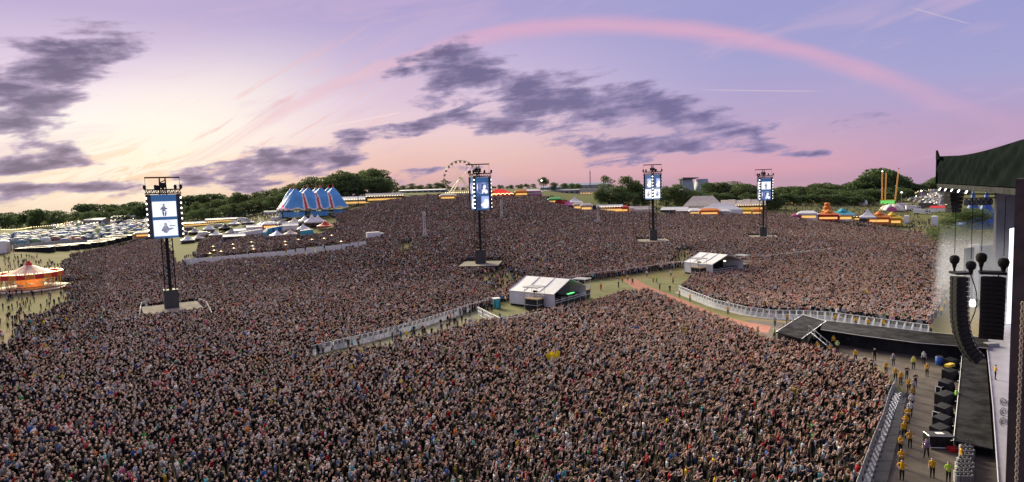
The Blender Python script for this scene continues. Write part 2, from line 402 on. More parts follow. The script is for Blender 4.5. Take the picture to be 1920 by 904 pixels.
def truss(mb, p, q, w, r, step=None, m=0, nrm=Vector((0, 0, 1))):
    """four-chord lattice truss between two points"""
    p, q = Vector(p), Vector(q); d = (q-p); L = d.length; d.normalize()
    a = d.cross(nrm);  a = d.orthogonal() if a.length < .01 else a
    a.normalize(); b = d.cross(a); n = max(1, round(L/(step or w)))
    cs = [(a*i+b*j)*w/2 for i, j in ((-1, -1), (1, -1), (1, 1), (-1, 1))]
    for c in cs: mb.bar(p+c, q+c, r, m)
    for k in range(n):
        for e in range(4):
            c1, c2 = cs[e], cs[(e+1) % 4]
            if k % 2: c1, c2 = c2, c1
            mb.bar(p+d*(L*k/n)+c1, p+d*(L*(k+1)/n)+c2, r*.7, m, 3)
    return mb

# ------------------------------------------------------------------ ground
def build_ground():
    cols = np.concatenate([np.arange(-1900, -200, 150), np.arange(-200, 2150, 30), np.arange(2150, 3900, 150)]).astype(float)
    rows = np.concatenate([[2, 8, 20, 40], np.arange(60, 480, 12), np.arange(480, 1000, 30), [1000, 1150, 1350, 1600, 1800]]).astype(float)
    D, P = np.meshgrid(rows, cols, indexing='ij'); X = (P-960)/FPX*D; Z = G(X, D)
    Z = Z + np.where(D > 180, np.sin(X*.021+D*.013)*.4*np.clip((D-180)/250, 0, 1), 0)*0
    v = np.stack([X, D, Z], -1).reshape(-1, 3); nc = len(cols)
    f = [(i*nc+j, i*nc+j+1, (i+1)*nc+j+1, (i+1)*nc+j) for i in range(len(rows)-1) for j in range(nc-1)]
    me = bpy.data.meshes.new('ground'); me.from_pydata(v.tolist(), [], f)
    m = bpy.data.materials.new('trampled_grass'); m.use_nodes = True; t = NT(m.node_tree); b = m.node_tree.nodes['Principled BSDF']
    b.inputs['Roughness'].default_value = .95; b.inputs['Specular IOR Level'].default_value = .05
    g = t.new('ShaderNodeNewGeometry'); pos = E(t, g.outputs['Position'])
    n1 = t.noise(pos, .012, 6, .6, .4); n2 = t.noise(pos, .11, 5, .6); n3 = t.noise(pos, 2.2, 4, .6)
    c = t.mix(t.smooth(n1, .38, .56), (.22, .17, .10), (.115, .125, .045))
    c = t.mix(t.smooth(n2, .42, .62)*.55, c, (.115, .13, .045)); c = t.mix(t.smooth(n3, .4, .62)*.4, c, (.26, .21, .125))
    _, gy, _ = t.sep(pos); c = t.mix(t.smooth(gy, 250.0, 400.0)*.55, c, (.10, .12, .04))
    t.put(b.inputs['Base Color'], c)
    bp = t.new('ShaderNodeBump'); bp.inputs['Strength'].default_value = .4; t.put(bp.inputs['Height'], n3); t.l.new(bp.outputs[0], b.inputs['Normal'])
    me.materials.append(m)
    for p in me.polygons: p.use_smooth = True
    o = link('ground', me); o['kind'] = 'structure'; o['label'] = 'trampled straw coloured festival field'; o['category'] = 'ground'
build_ground()
def sheet(name, pix, z, m, label, cat='ground', sub=None):
    pts = [PZ(x, y, z) for x, y in pix]
    me = bpy.data.meshes.new(name); bm = bmesh.new(); bm.faces.new([bm.verts.new(p) for p in pts]); bmesh.ops.recalc_face_normals(bm, faces=bm.faces)
    if bm.faces[:][0].normal.z < 0: bmesh.ops.reverse_faces(bm, faces=bm.faces)
    bm.to_mesh(me); bm.free(); me.materials.append(m)
    o = link(name, me); o['kind'] = 'structure'; o['label'] = label; o['category'] = cat; return o
for k_ in ('deck', 'deckdark'): MT[k_].node_tree.nodes['Principled BSDF'].inputs['Specular IOR Level'].default_value = 0.0
MT['drape'].node_tree.nodes['Principled BSDF'].inputs['Specular IOR Level'].default_value = 0.0
M_dirt = mat('pit_dirt', (.135, .11, .095), .95, .35, .25, bump=.5, col2=(.075, .062, .055), bscale=3)
M_grassg = mat('worn_green_grass', (.10, .125, .035), .95, .3, .35, bump=.5, col2=(.17, .15, .065), bscale=6)
M_track = mat('red_track_matting', (.33, .13, .09), .85, .2, .8, bump=.2)
M_pale = mat('pale_trackway', (.22, .205, .14), .9, .3, .25, bump=.4, col2=(.12, .13, .055), bscale=3)
sheet('pit_ground', [(1590, 960), (1700, 735), (1650, 688), (1500, 650), (1440, 640), (1400, 600), (1560, 610), (1850, 640), (1870, 700), (1880, 960)], .012, M_dirt, 'brown trodden dirt floor of the pit before the stage')
sheet('grass_enclosure', [(905, 612), (930, 575), (1060, 530), (1290, 500), (1300, 522), (1272, 548), (1330, 582), (1400, 600), (1480, 612), (1470, 645), (1395, 632), (1300, 590), (1200, 575), (1100, 585), (1000, 610)], .008, M_grassg, 'worn grass inside the barrier enclosure')
sheet('track', [(1165, 522), (1182, 519), (1220, 538), (1280, 562), (1345, 590), (1400, 604), (1445, 612), (1440, 624), (1390, 618), (1320, 598), (1250, 568), (1190, 542)], .018, M_track, 'strip of red matting laid across the grass', 'path')
sheet('barrier_path', [(578, 684), (590, 668), (700, 640), (800, 612), (905, 578), (905, 612), (830, 632), (700, 662)], .010, M_pale, 'pale trackway behind the long barrier', 'path')

# ------------------------------------------------------------------ people
M_shirt = attr_mat('shirt_cloth', 'shirt', .85, .30); M_skin = attr_mat('skin', 'skin', .55, .12); M_hair = attr_mat('hair', 'hair', .6, .3); M_trou = attr_mat('trouser_cloth', 'trousers', .85, .3)
def person_mesh(name, rh, lh, lean=0.0, stride=0.0, long_hair=False, short_sleeve=True, rh_e=None, lh_e=None, twist=0.0):
    """one skinned body; rh / lh are hand positions, rh_e / lh_e elbow positions (x right, y forward)"""
    V = []; Ed = []; Rr = []; tag = []
    def add(p, r, par, tg):
        V.append(Vector(p)); Rr.append(r)
        if par is not None: Ed.append((par, len(V)-1)); tag.append(tg)
        return len(V)-1
    pel = add((0, 0, .96), .135, None, 'l')
    wa = add((0, lean*.15, 1.12), .125, pel, 's'); ch = add((0, lean*.4, 1.33), .150, wa, 's'); nb = add((0, lean*.6, 1.46), .085, ch, 's')
    nk = add((0, lean*.7+.01, 1.53), .055, nb, 'h'); h1 = add((0, lean*.75+.03, 1.585), .080, nk, 'h'); h2 = add((0, lean*.8+.025, 1.66), .104, h1, 'h'); h3 = add((0, lean*.85+.01, 1.745), .070, h2, 'h')
    for sgn, hand, el in ((1, rh, rh_e), (-1, lh, lh_e)):
        sh = add((sgn*.19, lean*.55, 1.425), .068, nb, 's')
        hv = Vector(hand); sv = V[sh]
        if el is None:
            mid = (sv+hv)/2; gap = max(0.0, .58**2-(hv-sv).length**2)**.5*.5
            el = mid + Vector((sgn*.6, -.2, -.75)).normalized()*gap
        e1 = add(el, .047, sh, 's' if short_sleeve else 's'); wr = add(Vector(el)+(hv-Vector(el))*.82, .034, e1, 'k' if short_sleeve else 's')
        add(hv + (hv-Vector(el)).normalized()*.09, .040, wr, 'k')
    for sgn in (1, -1):
        st = stride*sgn
        hp = add((sgn*.095, 0, .90), .098, pel, 'l'); kn = add((sgn*.105, st*.5+.02, .50), .068, hp, 'l'); an = add((sgn*.11, st-.02, .085), .048, kn, 'l'); add((sgn*.125, st+.15, .045), .045, an, 'f')
    me = bpy.data.meshes.new(name+'_src'); me.from_pydata(V, Ed, [])
    o = bpy.data.objects.new(name+'_src', me); C.objects.link(o)
    md = o.modifiers.new('s', 'SKIN'); md.use_smooth_shade = True; md.branch_smoothing = .4
    def RS(i): return 1.28 if i in (h1, h2, h3) else (1.22 if i <= nb else 1.10)
    for i, r in enumerate(Rr): me.skin_vertices[0].data[i].radius = (r*RS(i), r*RS(i))
    for i in range(len(V)): me.skin_vertices[0].data[i].use_root = (i == 0)
    o.modifiers.new('u', 'SUBSURF').levels = 1
    dg = bpy.context.evaluated_depsgraph_get(); ev = o.evaluated_get(dg)
    out = bpy.data.meshes.new_from_object(ev); out.name = name
    bpy.data.objects.remove(o); bpy.data.meshes.remove(me)
    for m in (M_shirt, M_skin, M_hair, M_trou): out.materials.append(m)
    segs = [(V[a], V[b], Rr[a], Rr[b], tg) for (a, b), tg in zip(Ed, tag)]
    for p in out.polygons:
        c = p.center; best = 1e9; tg = 's'
        for a, b, ra, rb, t in segs:
            ab = b-a; k = max(0, min(1, (c-a).dot(ab)/ab.length_squared)); d = (c-(a+ab*k)).length/(ra+(rb-ra)*k)
            if d < best: best, tg = d, t
        if tg == 'h':
            hc = V[h2]; back = (c.y-hc.y); up = c.z-hc.z
            hair = up > .045 or (back < -.03 and up > (-.16 if long_hair else -.06))
            if long_hair and back < .0 and up > -.2: hair = True
            idx = 2 if hair else 1
        else: idx = {'s': 0, 'k': 1, 'l': 3, 'f': 3}[tg]
        p.material_index = idx; p.use_smooth = True
    # broaden the trunk sideways, flatten it front to back
    for v in out.vertices:
        if .85 < v.co.z < 1.5 and abs(v.co.x) < .21: k = 1.0; v.co.x *= 1.16; v.co.y *= .86
    return out
POSES = [
    ('standing with arms down', dict(rh=(.27, .05, .84), lh=(-.27, .05, .84))),
    ('standing with folded arms', dict(rh=(-.08, .22, 1.20), lh=(.08, .25, 1.16), rh_e=(.28, .06, 1.14), lh_e=(-.28, .06, 1.14))),
    ('reaching one arm up and forward', dict(rh=(.26, .42, 1.78), lh=(-.27, .06, .86), lean=.05)),
    ('holding both arms up', dict(rh=(.30, .22, 1.92), lh=(-.30, .22, 1.92), rh_e=(.33, .12, 1.62), lh_e=(-.33, .12, 1.62))),
    ('punching one fist overhead', dict(rh=(-.26, .06, .88), lh=(-.22, .16, 2.02), lh_e=(-.27, .10, 1.72))),
    ('holding both hands together overhead', dict(rh=(.06, .30, 1.86), lh=(-.06, .30, 1.86), rh_e=(.28, .26, 1.60), lh_e=(-.28, .26, 1.60))),
    ('standing with hands on hips', dict(rh=(.17, .05, 1.02), lh=(-.17, .05, 1.02), rh_e=(.40, -.08, 1.18), lh_e=(-.40, -.08, 1.18), long_hair=True)),
    ('pointing one arm at the stage', dict(rh=(.27, .05, .84), lh=(-.24, .56, 1.62), lean=.06, long_hair=True)),
    ('clapping in front', dict(rh=(.03, .34, 1.34), lh=(-.03, .34, 1.34), rh_e=(.27, .12, 1.16), lh_e=(-.27, .12, 1.16))),
    ('standing in a relaxed pose', dict(rh=(.24, .14, .95), lh=(-.27, -.02, .84), long_hair=True, lean=.02)),
    ('walking', dict(rh=(.26, .20, .92), lh=(-.26, -.16, .90), stride=.22)),
    ('standing with long sleeves', dict(rh=(.25, .10, .88), lh=(-.25, .10, .88), short_sleeve=False)),
]
PM = [person_mesh('person', **k) for _, k in POSES]
SHIRTS = [('black', (.008, .008, .009), 52), ('charcoal', (.025, .025, .028), 11), ('dark brown', (.04, .025, .02), 4), ('grey', (.24, .24, .25), 8), ('white', (.70, .70, .70), 6.5), ('navy', (.025, .035, .09), 4),
          ('olive', (.10, .10, .05), 3), ('red', (.48, .025, .03), 2.2), ('maroon', (.14, .02, .03), 3), ('denim blue', (.13, .20, .33), 3), ('yellow', (.66, .48, .03), .5), ('pink', (.60, .14, .26), .8),
          ('turquoise', (.10, .42, .48), .9), ('orange', (.66, .20, .04), .6), ('green', (.06, .28, .08), .9), ('pale blue', (.40, .50, .60), 2), ('tan', (.38, .27, .18), 1.5), ('bright blue', (.04, .14, .50), .8)]
HAIRS = [('brown', (.05, .028, .018), 36), ('black', (.010, .008, .008), 30), ('blond', (.36, .25, .13), 10), ('ginger', (.28, .10, .035), 5), ('grey', (.30, .29, .28), 7), ('dark-capped', (.02, .02, .022), 8), ('white-capped', (.62, .62, .60), 3), ('red-dyed', (.40, .03, .04), 1.5), ('shaved', (.36, .22, .17), 7)]
SKINS = [(.62, .40, .31), (.68, .46, .36), (.56, .34, .26), (.72, .51, .42), (.30, .17, .11), (.16, .085, .055)]
TROUS = [(.018, .018, .02), (.03, .04, .07), (.10, .13, .20), (.05, .05, .05), (.22, .18, .12)]
def wpick(tab, n):
    w = np.array([t[2] for t in tab], float); return rng.choice(len(tab), n, p=w/w.sum())
def inpoly(px, py, poly):
    n = len(poly); c = np.zeros(px.shape, bool); j = n-1
    for i in range(n):
        (xi, yi), (xj, yj) = poly[i], poly[j]
        m = ((yi > py) != (yj > py)) & (px < (xj-xi)*(py-yi)/((yj-yi) or 1e-9)+xi); c ^= m; j = i
    return c
STAGE_P = PZ(1880, 640); LOOK_P = (58.0, 52.0)
def set_person(o, sh, hr, sk, tr):
    o['shirt'] = list(sh); o['hair'] = list(hr); o['skin'] = list(sk); o['trousers'] = list(tr)
def person(name, pose, loc, rz, sh, hr, sk, tr, label, group=None, scale=1.0):
    o = link(name, PM[pose], None, loc, rz, scale); set_person(o, sh, hr, sk, tr)
    o['label'] = label; o['category'] = 'person'
    if group: o['group'] = group
    return o

KEEP_OUT = []      # (centre x, y, half x, half y, rz) footprints nobody stands on
def keep_out(loc, hx, hy, rz=0.0): KEEP_OUT.append((loc[0], loc[1], hx, hy, rz))

MAIN = [(-60, 1100), (-60, 700), (10, 650), (60, 600), (125, 572), (118, 520), (112, 492), (175, 470), (300, 448), (345, 498), (560, 484), (690, 468), (645, 440), (622, 402), (660, 388), (705, 378), (760, 370), (900, 368), (1000, 368),
        (1050, 378), (1130, 397), (1290, 404), (1430, 403), (1500, 412), (1680, 436), (1760, 446), (1800, 475), (1795, 520), (1772, 565), (1740, 622), (1650, 608), (1560, 594), (1450, 592), (1400, 588), (1340, 572), (1290, 552), (1278, 545), (1300, 522), (1290, 500), (1170, 518), (1060, 534),
        (925, 574), (900, 582), (800, 610), (700, 638), (585, 668), (575, 690), (700, 664), (830, 634), (905, 612), (960, 605), (1100, 578), (1170, 556), (1215, 552), (1290, 585), (1385, 622), (1440, 650), (1500, 662), (1580, 682), (1640, 705), (1674, 738), (1664, 760), (1652, 800), (1634, 847), (1614, 902), (1596, 950), (1520, 1100)]
VIP = [(352, 489), (684, 461), (650, 436), (600, 436), (480, 441), (385, 447)]
HEDGE = [(-60, 700), (-60, 470), (112, 492), (118, 520), (125, 572), (60, 600), (10, 650)]
FAIR = [(1440, 378), (1500, 372), (1720, 372), (1760, 440), (1680, 430), (1500, 408), (1440, 400)]
RIGHTGAP = [(1760, 446), (1840, 440), (1830, 520), (1795, 520), (1800, 475)]
LAWN = [(450, 415), (480, 390), (530, 392), (560, 412), (500, 420)]
LANE = [(580, 684), (700, 662), (830, 632), (905, 612), (930, 580), (900, 583), (800, 614), (700, 642), (590, 668)]
GAPS = [[(745, 458), (772, 455), (778, 478), (752, 480)], [(335, 455), (350, 470), (345, 500), (330, 500)], [(1270, 470), (1300, 470), (1290, 500), (1255, 500)], [(885, 520), (950, 505), (985, 525), (925, 560)]]
def plan_crowd():
    xs = []; ys = []
    for d0, d1, sp in ((52, 120, .70), (120, 200, .76), (200, 300, .88), (300, 440, 1.04), (440, 620, 1.4)):
        gy = np.arange(d0, d1, sp*.87); h = d1*.92
        gx = np.arange(-h, h, sp)
        X, Y = np.meshgrid(gx, gy); X = X + (np.arange(len(gy)) % 2)[:, None]*sp/2
        X = X + rng.normal(0, sp*.30, X.shape); Y = Y + rng.normal(0, sp*.30, Y.shape)
        k = np.abs(X) < Y*.90; xs.append(X[k]); ys.append(Y[k])
    x = np.concatenate(xs); y = np.concatenate(ys); z = G(x, y)
    P = np.stack([x, y, z], -1)-CAM; w = P @ FW; px = 960+FPX*(P @ RT)/w; py = 452-FPX*(P @ UP)/w
    wob = (px < 420) | ((py < 470) & (px < 1000)) | (py < 440)
    px0, py0 = px, py
    px = px + np.where(wob, 9*np.sin(x*.31+y*.17)+6*np.sin(y*.43-x*.29), 0); py = py + np.where(wob, np.clip((py-350)/60, .1, 1.2)*(4*np.sin(x*.23+1)+3*np.sin(x*.61+y*.2)), 0)
    dens = np.zeros(x.shape)
    dens[inpoly(px, py, MAIN)] = 1.0
    clump = (np.sin(x*.19+np.sin(y*.13)*2)*np.sin(y*.23+x*.07)+np.sin(x*.53+1)*np.sin(y*.47))*.5
    m = (px < 330) & (dens > 0); dens[m] = np.clip(.30+(px[m]-40)/210+clump[m]*.35+np.clip((py[m]-640)/200, 0, .6), .10, 1)
    dens[inpoly(px, py, VIP)] = .75; dens[inpoly(px, py, HEDGE)] = np.clip(.035+.06*clump[inpoly(px, py, HEDGE)], .01, .1)
    k = inpoly(px, py, FAIR); dens[k] = np.clip(.06+.08*clump[k], .015, .2); k = inpoly(px, py, RIGHTGAP); dens[k] = np.clip(.12+.16*clump[k], .03, .4)
    k = inpoly(px, py, LAWN); dens[k] = .05
    k = (px > 1600) & (py < 560) & (dens > .9); dens[k] = np.clip(1-(px[k]-1640)/260, .35, 1)
    k = inpoly(px, py, LANE) & (dens < .5); dens[k] = .07
    k = inpoly(px, py, MAIN) & (dens > .9); dens[k] = np.clip(.93+.13*clump[k], .72, 1)
    px, py = px0, py0
    for gp in GAPS: dens[inpoly(px, py, gp)] *= .16
    k = rng.random(x.shape) < dens*.97
    for cx, cy, hx, hy, rz in KEEP_OUT:
        dx, dy = x-cx, y-cy; u = dx*math.cos(rz)+dy*math.sin(rz); v = -dx*math.sin(rz)+dy*math.cos(rz)
        k &= ~((np.abs(u) < hx) & (np.abs(v) < hy))
    x, y, z, px, py = x[k], y[k], z[k], px[k], py[k]; n = len(x)
    # attributes
    rot = np.arctan2(LOOK_P[1]-y, LOOK_P[0]-x) - math.pi/2 + rng.normal(0, .30, n)
    sparse = (px < 200) & (py < 650) & (py > 455); rot[sparse] = rng.uniform(0, 6.28, sparse.sum())
    near_stage = np.clip(1.2-np.hypot(x-STAGE_P[0]+8, y-STAGE_P[1])/115, 0.15, .85)
    up = rng.random(n) < np.where(px < 900, near_stage*.6, near_stage)
    pose = np.where(up, rng.choice([2, 3, 4, 5, 7, 2, 7], n), rng.choice([0, 0, 1, 6, 8, 9, 9, 11, 2], n, p=[.2, .15, .17, .08, .1, .13, .05, .10, .02]))
    pose[sparse] = rng.choice([0, 9, 10, 10, 1], sparse.sum())
    scl = np.clip(rng.normal(1.03, .06, n), .86, 1.18)
    z = z + np.where((rng.random(n) < .003) & (y > 70), .6, 0)
    return dict(x=x, y=y, z=z, px=px, py=py, rot=rot, pose=pose, scl=scl, shirt=wpick(SHIRTS, n), hair=wpick(HAIRS, n), skin=rng.choice(len(SKINS), n, p=[.3, .25, .2, .15, .06, .04]), trou=rng.choice(len(TROUS), n, p=[.45, .25, .12, .1, .08]))
def build_crowd():
    cw = plan_crowd(); n = len(cw['x']); print('CROWD', n)
    # the people that show largest: nearest, with head and trunk inside the picture
    P = np.stack([cw['x'], cw['y'], cw['z']+1.1], -1)-CAM; w = P @ FW; hx = 960+FPX*(P @ RT)/w; hy = 452-FPX*(P @ UP)/w
    ok = (hy < 900) & (hx > 6) & (hx < 1915)
    order = np.argsort(np.where(ok, cw['y'], 1e9))[:255]
    solo = np.zeros(n, bool); solo[order] = True
    order = sorted(order, key=lambda i: hx[i])
    used = {}
    for rank, i in enumerate(order):
        s, h = SHIRTS[cw['shirt'][i]], HAIRS[cw['hair'][i]]; p = int(cw['pose'][i])
        where = f"{ordn(rank+1)} from left along crowd's bottom edge"
        lab = f"{h[0]} haired person in {s[0]} top {POSES[p][0]}, {where}"
        if h[0] in ('shaved', 'dark-capped', 'white-capped'): lab = f"{h[0]} person in {s[0]} top {POSES[p][0]}, {where}"
        wl = lab.split()
        if len(wl) > 16: lab = f"person in {s[0]} top {POSES[p][0]}, {where}"
        if len(lab.split()) > 16: lab = f"person in {s[0]} top, {where}"
        person('person', p, (cw['x'][i], cw['y'][i], cw['z'][i]), float(cw['rot'][i]), s[1], h[1], SKINS[cw['skin'][i]], TROUS[cw['trou'][i]], lab, 'people nearest the camera in the crowd', float(cw['scl'][i]))
    k = ~solo
    me = bpy.data.meshes.new('crowd'); m = int(k.sum()); me.vertices.add(m)
    me.vertices.foreach_set('co', np.stack([cw['x'][k], cw['y'][k], cw['z'][k]], -1).astype(np.float32).ravel())
    def at(nm, typ, arr, key): a = me.attributes.new(nm, typ, 'POINT'); a.data.foreach_set(key, arr)
    at('pose', 'INT', cw['pose'][k].astype(np.int32), 'value'); at('turn', 'FLOAT', cw['rot'][k].astype(np.float32), 'value'); at('size', 'FLOAT', cw['scl'][k].astype(np.float32), 'value')
    def colr(idx, tab, jit):
        c = np.array(tab, np.float32)[idx]; c = c*rng.uniform(1-jit, 1+jit, (len(c), 1)).astype(np.float32)
        return np.concatenate([c, np.ones((len(c), 1), np.float32)], 1).ravel()
    for nm, key, tab, jit in (('shirt', 'shirt', [s[1] for s in SHIRTS], .35), ('hair', 'hair', [h[1] for h in HAIRS], .3), ('skin', 'skin', SKINS, .18), ('trousers', 'trou', TROUS, .3)):
        at(nm, 'FLOAT_COLOR', colr(cw[key][k], tab, jit), 'color')
    o = link('crowd', me); o['kind'] = 'stuff'; o['label'] = 'dense festival crowd in dark clothes filling the whole field'; o['category'] = 'crowd'
    for q in (M_shirt, M_skin, M_hair, M_trou): me.materials.append(q)
    ng = bpy.data.node_groups.new('crowd_nodes', 'GeometryNodeTree')
    ng.interface.new_socket('Geometry', in_out='INPUT', socket_type='NodeSocketGeometry'); ng.interface.new_socket('Geometry', in_out='OUTPUT', socket_type='NodeSocketGeometry')
    N, L = ng.nodes, ng.links; gi = N.new('NodeGroupInput'); go = N.new('NodeGroupOutput'); jn = N.new('GeometryNodeJoinGeometry'); L.new(jn.outputs[0], go.inputs[0])
    def named(nm, dt): q = N.new('GeometryNodeInputNamedAttribute'); q.data_type = dt; q.inputs['Name'].default_value = nm; return q.outputs[0]
    ps, tn, sz = named('pose', 'INT'), named('turn', 'FLOAT'), named('size', 'FLOAT')
    cx = N.new('ShaderNodeCombineXYZ'); L.new(tn, cx.inputs[2])
    er = N.new('FunctionNodeEulerToRotation'); L.new(cx.outputs[0], er.inputs[0])
    for i, pm in enumerate(PM):
        src = bpy.data.objects.new('pose_model', pm)            # not linked to the scene
        oi = N.new('GeometryNodeObjectInfo'); oi.inputs['Object'].default_value = src; oi.inputs['As Instance'].default_value = False
        cp = N.new('FunctionNodeCompare'); cp.data_type = 'INT'; cp.operation = 'EQUAL'; L.new(ps, cp.inputs[2]); cp.inputs[3].default_value = i
        ip = N.new('GeometryNodeInstanceOnPoints'); L.new(gi.outputs[0], ip.inputs['Points']); L.new(cp.outputs[0], ip.inputs['Selection']); L.new(oi.outputs['Geometry'], ip.inputs['Instance'])
        L.new(er.outputs[0], ip.inputs['Rotation']); L.new(sz, ip.inputs['Scale'])
        L.new(ip.outputs[0], jn.inputs[0])
    o.modifiers.new('people', 'NODES').node_group = ng

# ------------------------------------------------------------------ delay screen towers
def video_mat(name, kind):
    m = bpy.data.materials.new(name); m.use_nodes = True; t = NT(m.node_tree); b = m.node_tree.nodes['Principled BSDF']
    tc = t.new('ShaderNodeTexCoord'); gx, gy, gz = t.sep(E(t, tc.outputs['Generated']))
    uv = t.comb(gx, gz, 0.0)
    def ell(cx, cy, rx, ry, rot=0.0): return t.smooth(t.length(t.mapping(uv, (cx, cy, 0), R(rot), (rx, ry, 1))), 1.06, .94)
    n = t.noise(uv, 5.0, 4, .6)
    if kind == 'bright_standing':
        bg = t.mix(t.smooth(n, .3, .8), (.95, .95, 1.0), (.70, .74, .95)); fg = (.05, .06, .12)
        parts = [ell(.48, .78, .045, .075), ell(.48, .55, .075, .19), ell(.44, .22, .035, .2, 4), ell(.54, .22, .035, .2, -6), ell(.50, .50, .15, .045, 25), ell(.40, .58, .03, .14, -30)]
    elif kind == 'bright_guitar':
        bg = t.mix(t.smooth(n, .35, .8), (.92, .93, 1.0), (.60, .66, .92)); fg = (.16, .17, .25)
        parts = [ell(.50, .72, .07, .10), ell(.50, .42, .13, .24), ell(.60, .40, .26, .06, 18), ell(.40, .45, .05, .16, -25), ell(.78, .62, .14, .03, 0)]
    elif kind == 'dark_singer':
        bg = t.mix(t.smooth(n, .35, .7), (.03, .05, .14), (.22, .30, .62)); fg = (.85, .86, 1.0)
        parts = [ell(.66, .62, .14, .15), ell(.58, .34, .10, .36, -24), ell(.78, .2, .16, .18), ell(.06, .6, .04, .3)]
    else:
        bg = t.mix(t.smooth(gx, .30, .42), (.02, .04, .12), (.34, .44, .82)); fg = (.90, .91, 1.0)
        parts = [ell(.72, .62, .13, .17), ell(.70, .28, .26, .30), ell(.45, .30, .14, .12, 15), ell(.88, .46, .10, .30)]
    k = parts[0]
    for p in parts[1:]: k = k.max(p)
    c = t.mix(k*(t.smooth(n, .25, .55)*.3+.7), bg, fg)
    t.put(b.inputs['Emission Color'], c); b.inputs['Emission Strength'].default_value = .72; b.inputs['Base Color'].default_value = (.02, .02, .02, 1)
    return m
VID = {k: video_mat('video_'+k, k) for k in ('bright_standing', 'bright_guitar', 'dark_singer', 'dark_band')}
SIDE = 7.0
def tower_lights(t, z, energy):
    """the tower's own floodlights"""
    for k in (1, 2):
        a = R(90+120*k)
        ld = bpy.data.lights.new('flood_light', 'SPOT'); ld.energy = energy; ld.spot_size = R(150); ld.spot_blend = .6; ld.shadow_soft_size = 1.2; ld.color = (1, .95, .86)
        lo = bpy.data.objects.new('flood_light', ld); C.objects.link(lo); lo.parent = t
        lo.location = (math.cos(a)*6.0, math.sin(a)*6.0, z)
        lo.rotation_euler = Vector((-math.cos(a), -math.sin(a), .32)).to_track_quat('Z', 'Y').to_euler()
def make_tower(loc, rz, scale, label, vids, deck_yaw, energy, base_py=None):
    t = thing('screen_tower', label, 'screen tower', loc, rz, 'video screen towers in the crowd', scale)
    q = Matrix.Rotation(deck_yaw-rz, 4, 'Z')
    m = MB(); m.box((0, 0, .62), (13.4, 14.0, 1.16), 0, q); m.build('plinth', 'black', t)
    d = MB()
    for i in range(6):
        for j in range(6): d.box((-5.6+i*2.24, -5.9+j*2.36, 1.26+.012*((i+j) % 2)), (2.215, 2.335, .12), 0, q)
    d.build('platform_deck', 'deck', t, kind='stuff')
    MB().box((0, 0, 3.72), (3.3, 3.3, 4.8), 0, q).build('ballast_tower', 'dark', t)
    m = MB(); truss(m, (0, 0, 6.1), (0, 0, 20.6), 2.5, .13, 1.6, 0, Vector((0, 1, 0))); m.bar((0, 0, 6.1), (0, 0, 20.6), .42, 0, 6)
    m.build('lattice_mast', 'black', t)
    # triangular screen head
    z0, z1 = 19.7, 30.8; rr = SIDE/math.sqrt(3)
    cor = [(math.cos(R(90+120*k))*rr, math.sin(R(90+120*k))*rr) for k in range(3)]   # faces look along -y, and 120 deg round
    MB().prism([(x*.94, y*.94) for x, y in cor], z0, z1, 0).build('screen_housing', 'dark', t)
    inr = SIDE/(2*math.sqrt(3))
    for k in range(3):
        M = Matrix.Rotation(R(120*k), 4, 'Z')
        def fc(x, z, w, h, dep): return M @ Matrix.Translation((x, -inr-dep, z)), (w, .16, h)
        sp = MB(); mm, dd = fc(0, (z0+z1)/2, 5.7, z1-z0, .02); sp.box((0, 0, 0), dd, 0, None)
        p = sp.build('screen_panel', 'bluescreen', t); p.matrix_local = mm
        for zc, vd in ((27.1, vids[0]), (22.3, vids[1])):
            v = MB(); v.box((0, 0, 0), (5.4, .10, 3.9 if zc > 25 else 4.1)); o = v.build('video_picture', VID[vd], p); o.location = (0, -.14, zc-(z0+z1)/2)
        f = MB(); f.box((0, 0, 0), (.75, .75, z1-z0+.2)); o = f.build('light_column', 'dark', t)
        o.matrix_local = Matrix.Translation((cor[k][0], cor[k][1], (z0+z1)/2)) @ Matrix.Rotation(R(90+120*k), 4, 'Z')
        for i in range(8):
            l = MB(); l.lathe([(.20, -.10), (.24, 0), (.21, .08), (.08, .12)], 8, 0, Matrix.Rotation(R(90), 4, 'Y')); lo = l.build('flood_lamp', 'lamp', o); lo.location = (.44, 0, -4.7+i*1.34)
    # crown: ring truss, catwalk lamps and the lifting beam
    m = MB()
    rc = [(math.cos(R(90+120*k))*4.7, math.sin(R(90+120*k))*4.7) for k in range(3)]
    for z in (31.1, 32.1):
        for k in range(3): m.bar((*rc[k], z), (*rc[(k+1) % 3], z), .14)
    for k in range(3):
        for i in range(8):
            a = Vector((*rc[k], 31.1)).lerp(Vector((*rc[(k+1) % 3], 31.1)), i/8); b = Vector((*rc[k], 32.1)).lerp(Vector((*rc[(k+1) % 3], 32.1)), (i+1)/8); m.bar(a, b, .08)
    m.build('crown_truss', 'black', t)
    m = MB()
    for s in (-.8, .8): m.bar((s, 0, 30.4), (s*.8, 0, 35.0), .17)
    for i in range(3): m.bar((-.8, 0, 31+i*1.4), (.8, 0, 32.2+i*1.2), .12)
    m.box((0, 0, 33.2), (1.7, 1.5, 1.3)); m.build('mast_head', 'black', t)
    MB().box((0, 0, 35.2), (8.0, .42, .36), 0, Matrix.Rotation(deck_yaw-rz, 4, 'Z')).build('lifting_beam', 'black', t)
    for k in range(3):
        for s in (0.0, .3):
            l = MB(); l.lathe([(.30, 0), (.36, .3), (.36, .9), (.2, 1.1)], 6); o = l.build('moving_light', 'black', t); o.location = Vector((*rc[k], 32.2)).lerp(Vector((*rc[(k+1) % 3], 32.2)), s)
    for s in (-3.9, 3.9):
        v = q @ Vector((s, 0, 0)); MB().bar((v.x, v.y, 32.2), (v.x, v.y, 35.1), .05).build('hoist_chain', 'black', t)
    tower_lights(t, 25.0, energy)
